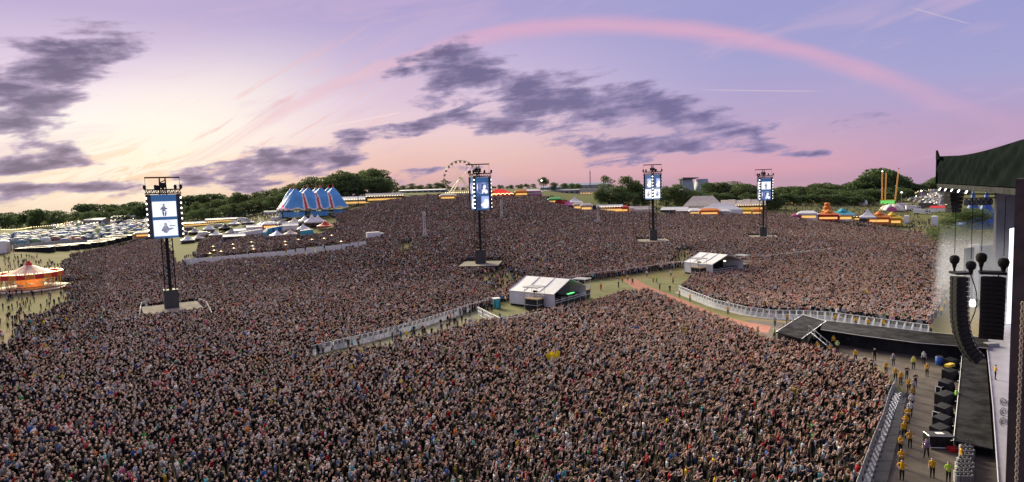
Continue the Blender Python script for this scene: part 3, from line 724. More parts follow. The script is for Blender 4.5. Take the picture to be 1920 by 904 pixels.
    keep_out(loc, 7.4*scale, 7.9*scale, deck_yaw)
    return t
def tower_at(bx, by, top, rel, label, vids, dyaw, energy):
    b = PG(bx, by); v = proj((b.x, b.y, b.z+35.4)); s = (by-top)/(by-v[1])
    view = math.atan2(b.x, b.y)                       # bearing from the camera, clockwise from +y
    return make_tower(b, -view+R(rel), s, label, vids, -view+R(dyaw), energy)
FLOOD = 4000
tower_at(323, 586, 331, 0, 'tall screen tower beside the long white fence, screen face-on with lamps down both edges', ('bright_standing', 'bright_guitar'), 4, FLOOD)
tower_at(902, 501, 307, 42, 'screen tower in front of the ferris wheel, blue and white pictures', ('dark_singer', 'dark_band'), -8, FLOOD)
tower_at(1225, 456, 308, 60, 'screen tower before the dark trees, lamps down its middle corner', ('dark_band', 'bright_guitar'), 6, FLOOD)
tower_at(1431, 448, 317, 38, 'smallest screen tower, nearest the lit food stalls and the far hill', ('bright_standing', 'dark_singer'), 4, FLOOD)

# slim relay masts standing in the crowd
def relay(px, py, top, label):
    b = PG(px, py); h = (py-top)/FPX*b.y
    t = thing('speaker_mast', label, 'mast', b, 0, 'slim truss masts in the crowd')
    m = MB(); truss(m, (0, 0, .3), (0, 0, h), .9, .10, 1.1, 0, Vector((0, 1, 0))); m.build('truss_column', 'alu', t)
    MB().box((.55, 0, h*.62), (.45, .8, h*.42)).build('speaker_column', 'dark', t)
    MB().box((0, 0, .25), (5.0, 3.0, .5)).build('base_deck', 'greyp', t)
    m = MB()
    for a in range(4): m.bar((math.cos(R(45+90*a))*2.2, math.sin(R(45+90*a))*1.4, .5), (0, 0, h*.34), .05)
    m.build('brace', 'alu', t)
    keep_out(b, 3.4, 2.4)
relay(797, 448, 396, 'slim truss mast between the big top and the ferris wheel screen tower')
relay(941, 412, 374, 'slim truss mast under the red fairground ride')
relay(1122, 420, 382, 'slim truss mast beside the stalls left of the dark trees')

# ------------------------------------------------------------------ front of house tents
def foh(px, py, w, dpt, hw, hr, label, rz, mirror, lit):
    b = PG(px, py); t = thing('mix_tent', label, 'marquee', b, rz, 'white control tents inside the crowd')
    # gable end faces +x (towards the stage), ridge along x
    L, Wd = w, dpt
    prof = [(-Wd/2-.3, hw-.1), (0, hr), (Wd/2+.3, hw-.1)]
    for s, nm in ((-1, 'roof_sheet'), (1, 'roof_sheet')):
        for i in range(3):
            x0, x1 = -L/2+i*L/3, -L/2+(i+1)*L/3-.06
            m = MB(); e = prof[0] if s < 0 else prof[2]
            n = 6; vs = []
            for j in range(n+1):
                k = j/n; sag = -.08*math.sin(math.pi*k); y = e[0]*(1-k); z = e[1]*(1-k)+hr*k+sag
                vs += [(x0, y, z), ((x0+x1)/2, y, z), (x1, y, z)]
            fs = [(3*j+a, 3*j+a+1, 3*j+a+4, 3*j+a+3) for j in range(n) for a in (0, 1)]
            m.add(vs, fs); o = m.build(nm, 'white', t); md = o.modifiers.new('t', 'SOLIDIFY'); md.thickness = .04
    for s in (-1, 1):
        for i in range(3): MB().box((-L/2+(i+.5)*L/3, s*Wd/2, hw/2+.2), (L/3-.10, .06, hw-.5)).build('side_wall', 'white', t)
    m = MB(); m.prism([(-Wd/2, .2), (Wd/2, .2), (Wd/2, hw), (0, hr-.2), (-Wd/2, hw)], 0, .06, 0, None, Matrix(((0, 0, 1, -L/2), (1, 0, 0, 0), (0, 1, 0, 0), (0, 0, 0, 1)))); m.build('back_wall', 'white', t)
    m = MB()
    for i in range(4):
        x = -L/2+i*L/3
        for s in (-1, 1): m.bar((x, s*Wd/2, 0), (x, s*Wd/2, hw), .09); m.bar((x, s*Wd/2, hw), (x, 0, hr), .09)
    m.build('tent_frame', 'alu', t)
    MB().box((0, 0, .5), (L-.3, Wd-.3, 1.0)).build('raised_floor', 'black', t)
    m = MB()
    for z in (1.5, 2.0): m.bar((L/2+.1, -Wd/2, z), (L/2+.1, Wd/2, z), .05)
    for i in range(6): m.bar((L/2+.1, -Wd/2+i*Wd/5, 0), (L/2+.1, -Wd/2+i*Wd/5, 2.05), .05)
    m.build('front_rail', 'alu', t)
    for i in range(4): MB().box((L/2-1.6, -Wd/2+2.0+i*(Wd-4)/3, 1.55), (1.1, 2.0, 1.1)).build('mixing_desk', 'dark', t)
    MB().box((-.8, 0, 2.1), (.9, Wd*.7, 2.2)).build('equipment_rack', 'black', t)
    if lit == 'green': MB().box((L/2-1.0, Wd*.12, 2.45), (.5, 2.6, .10)).build('green_light_bar', 'laser', t)
    else: MB().box((L/2-1.2, 0, hw+.3), (.35, .5, .3)).build('work_lamp', 'warmlamp', t)
    keep_out(b, L/2+1.2, Wd/2+1.2, rz)
    # camera scaffold beside the tent
    def scaff(x, y, h, w2, nm, lab):
        p = b + Matrix.Rotation(rz, 3, 'Z') @ Vector((x, y, 0)); c = thing('camera_platform', lab, 'scaffold', p, rz, 'camera platforms beside the tents')
        m = MB()
        for sx in (-1, 1):
            for sy in (-1, 1): m.bar((sx*w2, sy*w2*.8, 0), (sx*w2, sy*w2*.8, h+2.5), .06)
        for z in (h*.5, h+.9, h+.5):
            for sx in (-1, 1): m.bar((sx*w2, -w2*.8, z), (sx*w2, w2*.8, z), .05); m.bar((-w2, sx*w2*.8, z), (w2, sx*w2*.8, z), .05)
        m.build('scaffold_frame', 'alu', c)
        MB().box((0, 0, h), (w2*2.1, w2*1.7, .16)).build('platform_floor', 'wood', c)
        MB().box((0, 0, h/2), (w2*1.9, w2*1.5, h-.3)).build('black_skirt', 'scrim', c)
        MB().box((0, 0, h+2.6), (w2*2.3, w2*2.0, .14)).build('platform_roof', 'greyp', c)
        m = MB(); m.bar((0, 0, h), (0, 0, h+1.3), .08); m.box((.2, 0, h+1.55), (.9, .35, .4)); m.bar((.6, 0, h+1.55), (1.0, 0, h+1.55), .14, 0, 8); m.build('television_camera', 'black', c)
        keep_out(p, w2*1.2, w2*1.1, rz)
    scaff(L*.18, -Wd/2-2.0, 2.6, 1.7, 'a', f'roofed camera scaffold against the side of the {"larger" if mirror else "smaller"} white tent')
    scaff(L*.30, Wd/2+2.4, 2.2, 1.6, 'b', f'roofed camera scaffold at the far corner of the {"larger" if mirror else "smaller"} white tent')
    return t
foh(1028, 568, 12.5, 13.0, 3.6, 6.0, 'larger white control tent with open dark gable, nearer of the two tents', R(-38), True, 'green')
foh(1338, 512, 10.5, 13.0, 3.6, 5.8, 'smaller white control tent with open dark gable, beyond the grass enclosure', R(-58), False, 'lamp')
tb = PG(931, 578); t = thing('toilet_cabin', 'single dark teal toilet cabin with white roof beside the larger white tent', 'toilet', tb, R(20))
MB().box((0, 0, 1.15), (1.5, 1.5, 2.1)).build('cabin_body', 'teal', t); MB().box((0, 0, 2.28), (1.6, 1.6, .16)).build('cabin_roof', 'white', t); MB().box((0, -.77, 1.1), (.9, .05, 1.9)).build('cabin_door', 'turq', t)

# ------------------------------------------------------------------ crowd barriers
def barrier_mesh(w, h):
    m = MB()
    for x in (.05, w-.05): m.bar((x, 0, 0), (x, 0, h), .045)
    for z in (.12, h*.52, h-.04): m.bar((.05, 0, z), (w-.05, 0, z), .04)
    m.box((w/2, 0, h*.30), (w-.16, .02, h*.36), 1)
    for i in range(1, 5): m.bar((.05+i*(w-.1)/5, 0, h*.5), (.05+i*(w-.1)/5, 0, h), .018, 0, 3)
    m.bar((.05, 0, h*.9), (.05, .9, .04), .035); m.bar((w-.05, 0, h*.9), (w-.05, .9, .04), .035)
    m.box((w/2, .5, .05), (w-.08, .95, .05), 1)
    return m.mesh('barrier_panel', ['barrier', 'barrierp'])
BW, BH = 1.25, 1.75
BM = barrier_mesh(BW-.04, BH)
def barrier_run(pix, label, flip=False, ground=True):
    pts = [PG(*p) for p in pix]
    if flip: pts = pts[::-1]
    root = thing('barrier_line', label, 'barrier', pts[0], 0, 'steel crowd barrier lines')
    segs = [(a, b, (b-a).length) for a, b in zip(pts, pts[1:])]; total = sum(s[2] for s in segs); n = int(total/BW)
    pos = []
    for k in range(n+1):
        d = k*BW
        for a, b, l in segs:
            if d <= l or (a, b, l) == segs[-1]: pos.append(a.lerp(b, min(1.0, d/l))); break
            d -= l
    for k in range(n):
        a, b = pos[k], pos[k+1]
        o = link('barrier_panel', BM, root, a-pts[0]+Vector((0, 0, .0)), heading(a, b)); o.location.z = GZ(a.x, a.y)-pts[0].z
    return root
barrier_run([(585, 667), (640, 654), (700, 640), (800, 612), (905, 577), (922, 570)], 'long steel barrier line left of the larger tent, open pale trackway in front', flip=False)
barrier_run([(1052, 532), (1100, 524), (1170, 515), (1230, 506), (1290, 498)], 'steel barrier line behind the grass between the two white tents')
barrier_run([(1395, 492), (1470, 485), (1560, 474)], 'steel barrier line running right from the smaller white tent')
barrier_run([(1272, 548), (1300, 560), (1340, 576), (1400, 591), (1450, 598), (1500, 598), (1560, 602), (1650, 615), (1742, 628)], 'curved steel barrier line along the back of the catwalk', flip=True)
barrier_run([(896, 590), (918, 602), (942, 614)], 'short steel barrier beside the teal toilet cabin')
barrier_run([(942, 614), (985, 606), (1030, 596)], 'short steel barrier in front of the larger white tent')
for k, (pts, lab) in enumerate((([(262, 604), (266, 580), (280, 573)], 'short barrier at one end of the face-on tower platform'), ([(398, 600), (388, 578), (372, 572)], 'short barrier fencing grass beside the face-on tower platform'))):
    barrier_run(pts, lab)

# ------------------------------------------------------------------ long white fence round the viewing terrace
def panel_fence(pix, h, w, m, label, name='panel_fence', base=0.0):
    pts = [PG(*p) for p in pix]; root = thing(name, label, 'fence', pts[0])
    me = MB().box((w/2, 0, h/2), (w-.06, .08, h)).mesh('fence_panel', m)
    for a, b in zip(pts, pts[1:]):
        n = max(1, int((b-a).length/w))
        for i in range(n):
            p = a.lerp(b, i/n); o = link('fence_panel', me, root, p-pts[0], heading(a, b)); o.location.z = GZ(p.x, p.y)-pts[0].z+base
    return root
panel_fence([(345, 497), (430, 491), (520, 484), (610, 474), (688, 463)], 2.6, 3.0, 'white', 'long pale panel fence along the near side of the viewing terrace')
panel_fence([(0, 474), (60, 467), (120, 461), (210, 452), (290, 441)], 3.0, 4.0, 'greyp', 'grey mesh fence between the field and the campsite')
panel_fence([(350, 424), (420, 412), (470, 401), (540, 391)], 3.0, 4.0, 'greyp', 'grey fence under the trees left of the big top')

# ------------------------------------------------------------------ stage, catwalk and pit
def deck_prism(name, pix, z, th, mats, parent, loc, mt=1, z_low=None):
    pts = [PZ(x, y, z)-Vector((loc[0], loc[1], 0)) for x, y in pix]
    area = sum(a.x*b.y-b.x*a.y for a, b in zip(pts, pts[1:]+pts[:1]))
    if area < 0: pts = pts[::-1]
    return MB().prism([(p.x, p.y) for p in pts], (z-th) if z_low is None else z_low, z, 0, mt).build(name, mats, parent)
def keep_poly(pix, z):      # rough keep-out squares for a deck
    pass
# catwalk
ZC = 2.5
o = PZ(1800, 640, 0); cat = thing('catwalk', 'long dark catwalk running from the stage to the square platform', 'catwalk', (o.x, o.y, 0))
strip = [(1538, 617), (1546, 601), (1640, 611), (1740, 623), (1853, 634), (1853, 652), (1720, 642), (1620, 629)]
deck_prism('walkway_deck', strip, ZC, .22, ['black', 'deckdark'], cat, o)
inner = [(1541, 616), (1549, 603), (1640, 613), (1740, 625), (1850, 636), (1850, 649), (1720, 640), (1620, 627)]
deck_prism('skirt', inner, ZC-.23, 0, ['scrim', 'scrim'], cat, o, 1, 0.02)
for pl in ([(1539, 618), (1620, 630), (1720, 643), (1853, 653)], [(1546, 600), (1640, 610), (1740, 622), (1853, 633)]):
    MB().path([PZ(x, y, ZC+.03)-Vector((o.x, o.y, 0)) for x, y in pl], .035).build('white_edge_strip', 'white', cat)
o = PZ(1500, 615, 0); bs = thing('square_platform', 'dark square platform at the end of the catwalk with edge strips', 'stage platform', (o.x, o.y, 0))
sq = [(1455, 622), (1505, 590), (1549, 602), (1503, 635)]
deck_prism('platform_deck', sq, ZC+.05, .2, ['black', 'deckdark'], bs, o)
deck_prism('skirt', [(1458, 622), (1505, 592), (1545, 603), (1503, 633)], ZC-.16, 0, ['scrim', 'scrim'], bs, o, 1, .02)
sv = [PZ(x, y, ZC+.09)-Vector((o.x, o.y, 0)) for x, y in sq]
for a, b in ((0, 1), (1, 2), (2, 3)): MB().bar(sv[a], sv[b], .04).build('white_edge_strip', 'white', bs)
a, b = sv[0].lerp(sv[1], .25), sv[0].lerp(sv[1], .75)
m = MB()
for h in (.15, .5): m.bar(a+Vector((0, 0, h)), b+Vector((0, 0, h)), .05)
for k in range(5): m.bar(a.lerp(b, k/4), a.lerp(b, k/4)+Vector((0, 0, .5)), .04)
m.build('edge_truss', 'black', bs)
# stairs
top, bot = PZ(1521, 626, ZC), PZ(1556, 655, 0.05); o = Vector((bot.x, bot.y, 0)); st = thing('stairs', 'black stairs with white step edges beside the square platform', 'stairs', o)
dirv = Vector((bot.x-top.x, bot.y-top.y, 0)); side = Vector((-dirv.y, dirv.x, 0)).normalized()*1.5; h = math.atan2(side.y, side.x)
for k in range(9):
    f = (k+.5)/9; c = Vector((top.x, top.y, ZC)).lerp(Vector((bot.x, bot.y, .05)), f)-o
    tr = MB().box(c, (3.0, .36, .08), 0, None, h).build('tread', 'black', st)
    nd = dirv.normalized()*.17; MB().box(c+nd+Vector((0, 0, .05)), (3.0, .10, .05), 0, None, h).build('tread_edge', 'white', tr)
for s in (-1, 1): MB().bar(Vector((top.x, top.y, ZC-.12))-o+side*s, Vector((bot.x, bot.y, 0))-o+side*s, .09).build('stringer', 'black', st)
m = MB()
for s in (-1, 1):
    m = MB()
    m.bar(Vector((top.x, top.y, ZC+1))-o+side*s, Vector((bot.x, bot.y, 1))-o+side*s, .04)
    for f in (0, .33, .66, 1): p = Vector((top.x, top.y, ZC)).lerp(Vector((bot.x, bot.y, 0)), f)-o+side*s; m.bar(p, p+Vector((0, 0, 1)), .035)
    m.build('handrail', 'alu', st)
# main stage: apron, deck, back walls and roof
o = PZ(1850, 760, 0); stg = thing('stage', 'huge black festival stage with draped roof canopy and lilac lit deck', 'stage', (o.x, o.y, 0))
O3 = Vector((o.x, o.y, 0))
ap = [(1806, 655), (1847, 645), (1862, 842), (1789, 826)]
deck_prism('apron_deck', ap, 1.15, .18, ['black', 'deckdark'], stg, o)
deck_prism('apron_skirt', [(1807, 657), (1846, 647), (1860, 838), (1792, 822)], .96, 0, ['scrim', 'scrim'], stg, o, 1, .02)
m = MB(); ea, eb = PZ(1805, 655, 1.2)-O3, PZ(1788, 826, 1.2)-O3; m.bar(ea, eb, .035)
for k in range(10): p = ea.lerp(eb, k/9); m.box(p+Vector((-.12, 0, 0)), (.28, .05, .05))
m.build('white_edge_strip', 'white', stg)
M_lilac = mat('pale_stage_floor', (.34, .32, .37), .35, .12, .4)
deck_prism('main_deck', [(1850, 642), (1857, 560), (1872, 470), (1960, 470), (1960, 960), (1878, 960), (1872, 900), (1862, 760)], 2.1, .2, ['black', M_lilac], stg, o)
deck_prism('deck_skirt', [(1851, 646), (1858, 564), (1873, 474), (1955, 474), (1955, 955), (1880, 955), (1874, 900), (1864, 760)], 1.88, 0, ['scrim', 'scrim'], stg, o, 1, .02)
MB().path([PZ(x, y, 2.16)-O3 for x, y in ((1850, 642), (1862, 760), (1872, 900), (1878, 960))], .06).build('white_edge_strip', 'alu', stg)
for k in range(3):
    lo = MB(); c = [PZ(1881+math.cos(a*.55+k)*(7-.25*a), 752+math.sin(a*.55+k)*(9-.4*a)+k*19, 2.17)-O3 for a in range(20)]; lo.path(c, .03, 0, 4); lo.build('cable_coil', 'rubber', stg)
MB().box(PZ(1859, 646, 2.35)-O3, (1.6, 1.0, .5)).build('prompt_screen', 'greyp', stg)
# roof canopy: fascia from the far corner to beyond the frame
FA, FB = PD(1758, 345, 150.0), PD(1960, 352, 72.0); FA.z = 25.0; FB.z = 24.6
ax = Vector((FB.x-FA.x, FB.y-FA.y, 0)); LN = ax.length; ax.normalize(); nr = Vector((-ax.y, ax.x, 0))
if nr.x > 0: nr = -nr                                   # towards the audience
def canopy():
    nu, nv = 110, 26; vs = []; fs = []
    for i in range(nu+1):
        u = i/nu
        for j in range(nv+1):
            v = j/nv; top = 6.2 - 1.1*math.sin(math.pi*min(1, u*1.2))*.6
            z = 25.0 + top*v
            sag = .8*math.sin(math.pi*v)*(.5+.5*math.sin(u*9+1))
            fold = .75*math.sin(u*70 - v*9.0 + 2.4*math.sin(u*13)) * (v*(1-v))**.7 * (.35+.65*abs(math.sin(u*5.3+.8)))
            fold += .35*math.sin(u*150+v*14)*(v*(1-v))*(.5+.5*math.sin(u*21))
            p = FA + ax*(u*LN) + nr*(-.6*v + fold + sag*.5); vs.append((p.x-O3.x, p.y-O3.y, z))
    for i in range(nu):
        for j in range(nv): a = i*(nv+1)+j; fs.append((a, a+nv+1, a+nv+2, a+1))
    m = MB(); m.add(vs, fs); m.build('roof_canopy', 'drape', stg, smooth=True)
canopy()
def P3(u, n, z): p = FA + ax*u + nr*n; return Vector((p.x-O3.x, p.y-O3.y, z))
m = MB()
for a, b in (((0, -.9), (LN, -.9)), ((0, -18), (LN, -18))):
    truss(m, P3(a[0], a[1], 25.2), P3(b[0], b[1], 25.2), 1.1, .12, 2.2)
for k in range(6): truss(m, P3(k*LN/6+3, -1, 25.0), P3(k*LN/6+3, -18, 25.0), .9, .10, 1.8)
m.build('roof_truss', 'dark', stg)
q = [P3(0, -.7, 0), P3(LN, -.7, 0), P3(LN, -24, 0), P3(0, -24, 0)]
MB().prism([(p.x, p.y) for p in q][::-1], 29.7, 30.3).build('roof_sheet', 'drape', stg)
MB().prism([(p.x, p.y) for p in [P3(-.3, 0.4, 0), P3(0, 0.4, 0), P3(0, -24, 0), P3(-.3, -24, 0)]], 24.8, 31.2).build('end_drape', 'drape', stg)
m = MB(); a, b, c = P3(0, .5, 30.6), P3(5.5, .5, 30.4), P3(0, .5, 32.6); m.add([a, b, c, a-nr*.4, b-nr*.4, c-nr*.4], [(0, 1, 2), (5, 4, 3), (0, 3, 4, 1), (1, 4, 5, 2), (2, 5, 3, 0)]); m.build('canopy_fin', 'drape', stg)
MB().prism([(p.x, p.y) for p in [P3(0, .1, 0), P3(LN, .1, 0), P3(LN, -1.6, 0), P3(0, -1.6, 0)]][::-1], 24.0, 24.85).build('fascia_box', 'scrim', stg)
# far wing scrims and the lit backdrop seen through the opening
def standing(name, px0, px1, d, z0, z1, m, th=.5, parent=stg):
    a, b = PD(px0, 400, d), PD(px1, 400, d+1.5); hh = heading(a, b); L = (Vector((b.x-a.x, b.y-a.y, 0))).length
    return MB().box(Vector(((a.x+b.x)/2, (a.y+b.y)/2, (z0+z1)/2))-Vector((O3.x, O3.y, 0)), (L, th, z1-z0), 0, None, hh).build(name, m, parent)
M_fog = mat('grey_wing_gauze', (.10, .10, .12), .9, .25, .3)
M_gauzeb = mat('pale_blue_gauze', (.16, .20, .27), .9, .3, .25)
standing('wing_gauze', 1866, 1960, 124, 0, 25, M_fog); standing('backdrop_cloth', 1830, 1870, 136, 0, 11.5, M_gauzeb); standing('wing_leg', 1812, 1826, 128, 0, 12, M_fog)
standing('white_drape', 1821, 1836, 134, .5, 12, 'white'); standing('led_wall', 1897, 1904, 96, 4.0, 18.5, 'glow', .4)
m = MB()
for dz in (0, .8, 1.5): a, b = PD(1806, 372, 120), PD(1868, 366, 110); m.bar(Vector((a.x, a.y, 22.4+dz))-O3, Vector((b.x, b.y, 22.7+dz*.8))-O3, .13)
m.build('lighting_bar', 'black', stg)
for i in range(6):
    a = PD(1812+i*9, 372, 116); l = MB(); l.lathe([(.3, 0), (.42, .35), (.42, .9), (.2, 1.2)], 8); lo = l.build('moving_light', 'black', stg); lo.location = Vector((a.x, a.y, 21.2))-O3
for i in range(7):
    a = PD(1826+i*9, 480+40*(i % 3), 118); l = MB(); l.lathe([(.35, 0), (.5, .3), (.5, .9), (.25, 1.3)], 8, 0); lo = l.build('floor_light', 'lamp' if i % 3 == 0 else 'black', stg); lo.location = Vector((a.x, a.y, 2.2))-O3
# near wing at the edge of the frame
pw = [PD(1899, 500, 46), PD(1990, 500, 46), PD(1990, 500, 52), PD(1905, 500, 52)]
MB().prism([(p.x-O3.x, p.y-O3.y) for p in pw], 0, 26.5).build('near_wing_scrim', mat('brown_black_scrim', (.055, .045, .042), .9, .35, .5, bump=.3), stg)
pts = []
# hanging speaker arrays
def line_array(label, px, ptop, pbot, d, w, dep, n, yaw, curl, cables):
    a = PD(px, ptop, d); b = PD(px, pbot, d); hh = (a.z-b.z)/n
    t = thing('line_array', label, 'speaker array', (a.x, a.y, a.z), 0, 'black line arrays hanging beside the stage')
    q = Matrix.Rotation(yaw, 4, 'Z')                     # cabinets look along local -y
    pos = Vector((0, 0, 0)); ang = 0.0
    me = MB(); hw = w/2
    me.add([(-hw, -dep/2, -hh*.47), (hw, -dep/2, -hh*.47), (hw, -dep/2, hh*.47), (-hw, -dep/2, hh*.47), (-hw*.72, dep/2, -hh*.36), (hw*.72, dep/2, -hh*.36), (hw*.72, dep/2, hh*.36), (-hw*.72, dep/2, hh*.36)],
           [(0, 1, 2, 3), (5, 4, 7, 6), (1, 5, 6, 2), (4, 0, 3, 7), (3, 2, 6, 7), (4, 5, 1, 0)])
    for s in (-1, 1): me.box((s*hw*.62, -dep/2-.03, 0), (hw*.62, .05, hh*.72), 0)
    cm = me.mesh('speaker_cabinet', 'scrim')
    gm = MB().box((0, 0, 0), (.10, .05, hh*.5)).mesh('rigging_plate', 'alu')
    for k in range(n):
        ang += curl*(k/n)**2.2
        pos = pos + Vector((0, math.sin(ang)*hh, -math.cos(ang)*hh))
        c = link('speaker_cabinet', cm, t); c.matrix_local = q @ Matrix.Translation(pos) @ Matrix.Rotation(ang, 4, 'X')
        for s in (-1, 1):
            g = link('rigging_plate', gm, c); g.location = (s*(hw*.80), dep*.38, 0)
    MB().box((0, 0, .12), (w*1.05, dep*1.2, .22), 0, q).build('flying_frame', 'black', t)
    for (sx, sy, up) in cables:
        v = q @ Vector((sx, sy, 0))
        MB().lathe([(.10, 0), (.16, .2), (.20, .45), (.36, .6), (.42, .95), (.34, 1.2), (.14, 1.3)], 10, 0, Matrix.Translation((v.x, v.y, .35+up))).build('hoist_motor', 'rubber', t, smooth=True)
        MB().bar((v.x, v.y, 0), (v.x, v.y, .5+up), .10, 0, 6).build('hoist_hook', 'black', t)
        MB().bar((v.x, v.y, 1.8+up), (v.x, v.y, 25.0-a.z), .035, 0, 4).build('hoist_chain', 'black', t)
    lp = [q @ Vector((hw*.5+.25*math.sin(i*.4), dep*.6+.5*math.sin(i/10*math.pi), -i*n*hh/16)) for i in range(11)]
    MB().path(lp, .05, 0, 4).build('signal_cable', 'rubber', t)
    return t
line_array('left hanging line array curling under the bottom, seen from its side', 1801, 514, 676, 60, 1.3, 1.15, 18, R(-98), .15, ((-.5, -.3, .1), (.55, .6, -.35)))
line_array('right hanging line array with flat black grille towards the field', 1861, 514, 630, 54, 1.75, 1.0, 14, R(-30), .05, ((-.8, 0, .15), (.75, .1, -.25)))
# far side array seen dark under the canopy
a = PD(1789, 352, 140); t = thing('far_line_array', 'dark far speaker cluster hanging under the canopy corner', 'speaker array', (a.x, a.y, 24.6))
for i in range(7): MB().box((0, 0, -.4-i*.86), (3.6-.25*i, 2.0, .80)).build('speaker_cabinet', 'scrim', t)
MB().bar((0, 0, 0), (0, 0, .5), .1).build('hoist_hook', 'black', t)
# heavy chain at the frame edge
c0 = PD(1915, 640, 21.0); ch = thing('hoist_chain', 'hanging pale metal chain before the dark stage wing', 'chain', (c0.x, c0.y, 0))
lk = MB(); 
for k in range(8):
    a0, a1 = 2*math.pi*k/8, 2*math.pi*(k+1)/8
    lk.bar((math.cos(a0)*.05, 0, math.sin(a0)*.085), (math.cos(a1)*.05, 0, math.sin(a1)*.085), .020, 0, 4)
lkm = lk.mesh('chain_link', mat('brass_chain', (.38, .33, .24), .4, .3, 8, metal=.6))
zt, zb = PD(1915, 560, 21.0).z, PD(1908, 930, 21.0).z; nz = int((zt-zb)/.125)
for k in range(nz):
    l = link('chain_link', lkm, ch, (0, 0, zb+k*.125), R(20+90*(k % 2)))
# ground speakers along the apron
def pit_box(name, px, py, dims, rz, label, cat, m, group=None):
    p = PZ(px, py, 0.014); t = thing(name, label, cat, p, rz, group); return t, p
gs = [(1785, 690, 'ground speaker farthest along the apron, next to the blue drum'), (1783, 711, 'ground speaker with a yellow case on top'), (1776, 733, 'third ground speaker from the far end of the apron'), (1774, 757, 'widest ground speaker in the middle of the row'),
      (1771, 781, 'fifth ground speaker from the far end of the apron'), (1769, 803, 'sixth ground speaker from the far end of the apron'), (1765, 822, 'ground speaker nearest the flight case')]
for i, (x, y, lab) in enumerate(gs):
    t, p = pit_box('ground_speaker', x, y, None, R(35+random.uniform(-8, 8)), lab, 'speaker', None, 'black ground speakers beside the apron')
    w = 1.9 if i != 3 else 2.4
    m = MB(); m.add([(-w/2, -.7, 0), (w/2, -.7, 0), (w/2, .7, 0), (-w/2, .7, 0), (-w/2, -.35, 1.15), (w/2, -.35, 1.15), (w/2, .7, 1.3), (-w/2, .7, 1.3)], [(3, 2, 1, 0), (4, 5, 6, 7), (0, 1, 5, 4), (1, 2, 6, 5), (2, 3, 7, 6), (3, 0, 4, 7)]); m.build('cabinet', 'black', t)
    g = MB(); g.add([(-w*.46, -.71, .08), (w*.46, -.71, .08), (w*.46, -.40, 1.08), (-w*.46, -.40, 1.08)], [(0, 1, 2, 3)]); g.build('grille', 'deckdark', t)
    MB().box((w*.42, .72, .75), (.10, .04, .3)).build('handle', 'alu', t)
    if i in (2, 4, 6):
        t2, p2 = pit_box('power_box', x-14, y+2, None, R(30), f'small white-edged distribution box beside the {ordn(i+1)} ground speaker', 'box', None, 'distribution boxes by the ground speakers')
        MB().box((0, 0, .35), (.7, .6, .7)).build('box_body', 'black', t2)
        m = MB()
        for sx in (-1, 1):
            for sy in (-1, 1): m.bar((sx*.36, sy*.31, 0), (sx*.36, sy*.31, .72), .035)
        for s in (-1, 1): m.bar((-.36, s*.31, .72), (.36, s*.31, .72), .035); m.bar((s*.36, -.31, .72), (s*.36, .31, .72), .035)
        m.build('edge_frame', 'white', t2)
t, p = pit_box('flight_case', 1759, 838, None, R(-8), 'large black flight case with silver edges and papers on top', 'flight case', None)
MB().box((0, 0, .72), (2.2, 1.2, 1.16)).build('case_body', 'black', t); MB().box((0, 0, 1.34), (2.2, 1.2, .08)).build('lid', 'dark', t)
m = MB()
for z in (.14, 1.32):
    for s in (-1, 1): m.bar((-1.11, s*.61, z), (1.11, s*.61, z), .04); m.bar((s*1.11, -.61, z), (s*1.11, .61, z), .04)
for sx in (-1, 1):
    for sy in (-1, 1): m.bar((sx*1.11, sy*.61, .14), (sx*1.11, sy*.61, 1.34), .04)
m.build('silver_edging', 'alu', t)
for sx in (-1, 1):
    for sy in (-1, 1): MB().lathe([(.07, -.05), (.07, .05)], 8, 0, Matrix.Translation((sx*.9, sy*.45, .08)) @ Matrix.Rotation(R(90), 4, 'Y')).build('castor', 'rubber', t)
MB().box((.1, 0, 1.40), (.7, .5, .03)).build('paper_sheet', 'white', t)
t, p = pit_box('drum', 1761, 684, None, 0, 'blue plastic drum at the far end of the ground speakers', 'drum', None)
MB().lathe([(.45, 0), (.5, .1), (.5, .55), (.52, .6), (.5, .65), (.5, 1.1), (.44, 1.2)], 14).build('drum_body', 'blue', t, smooth=True); MB().lathe([(.42, 1.2), (.42, 1.23)], 14).build('drum_lid', 'dark', t)
t, p = pit_box('yellow_case', 1780, 704, None, R(30), 'yellow case lying on the second ground speaker', 'case', None); t.location.z = 1.2
MB().box((0, 0, .22), (1.5, .6, .36)).build('case_body', 'yellow', t); MB().box((0, -.32, .25), (.3, .05, .1)).build('handle', 'black', t)
t, p = pit_box('red_mat', 1788, 846, None, R(-8), 'red folded mat beside the flight case', 'mat', None)
MB().box((0, 0, .15), (.95, .8, .24)).build('folded_layer', 'red', t); MB().box((.02, .02, .33), (.9, .75, .10)).build('folded_layer', 'red', t)
k = 0
for j in range(9):
    for i in range(3 if j < 5 else 4):
        x = 1806 + i*7.5 + (0 if j < 4 else -6) - (j % 2)*2 - max(0, j-4)*1.2; y = 846 + j*8.2
        k += 1
        row = ordn(j+1); col = ('left', 'middle', 'right', 'rightmost')[i]
        t, p = pit_box('ribbed_canister', x, y, None, random.uniform(0, 3), f'ribbed silver canister, {row} row from the apron, {col} column of the cluster', 'canister', None, 'ribbed silver canisters stacked by the apron')
        prof = []
        for r in range(7): prof += [(.25, r*.15), (.30, r*.15+.04), (.30, r*.15+.09), (.25, r*.15+.13)]
        MB().lathe(prof, 10).build('canister_body', 'silver', t); MB().lathe([(.10, 1.03), (.12, 1.12), (.06, 1.18)], 8).build('valve', 'dark', t)
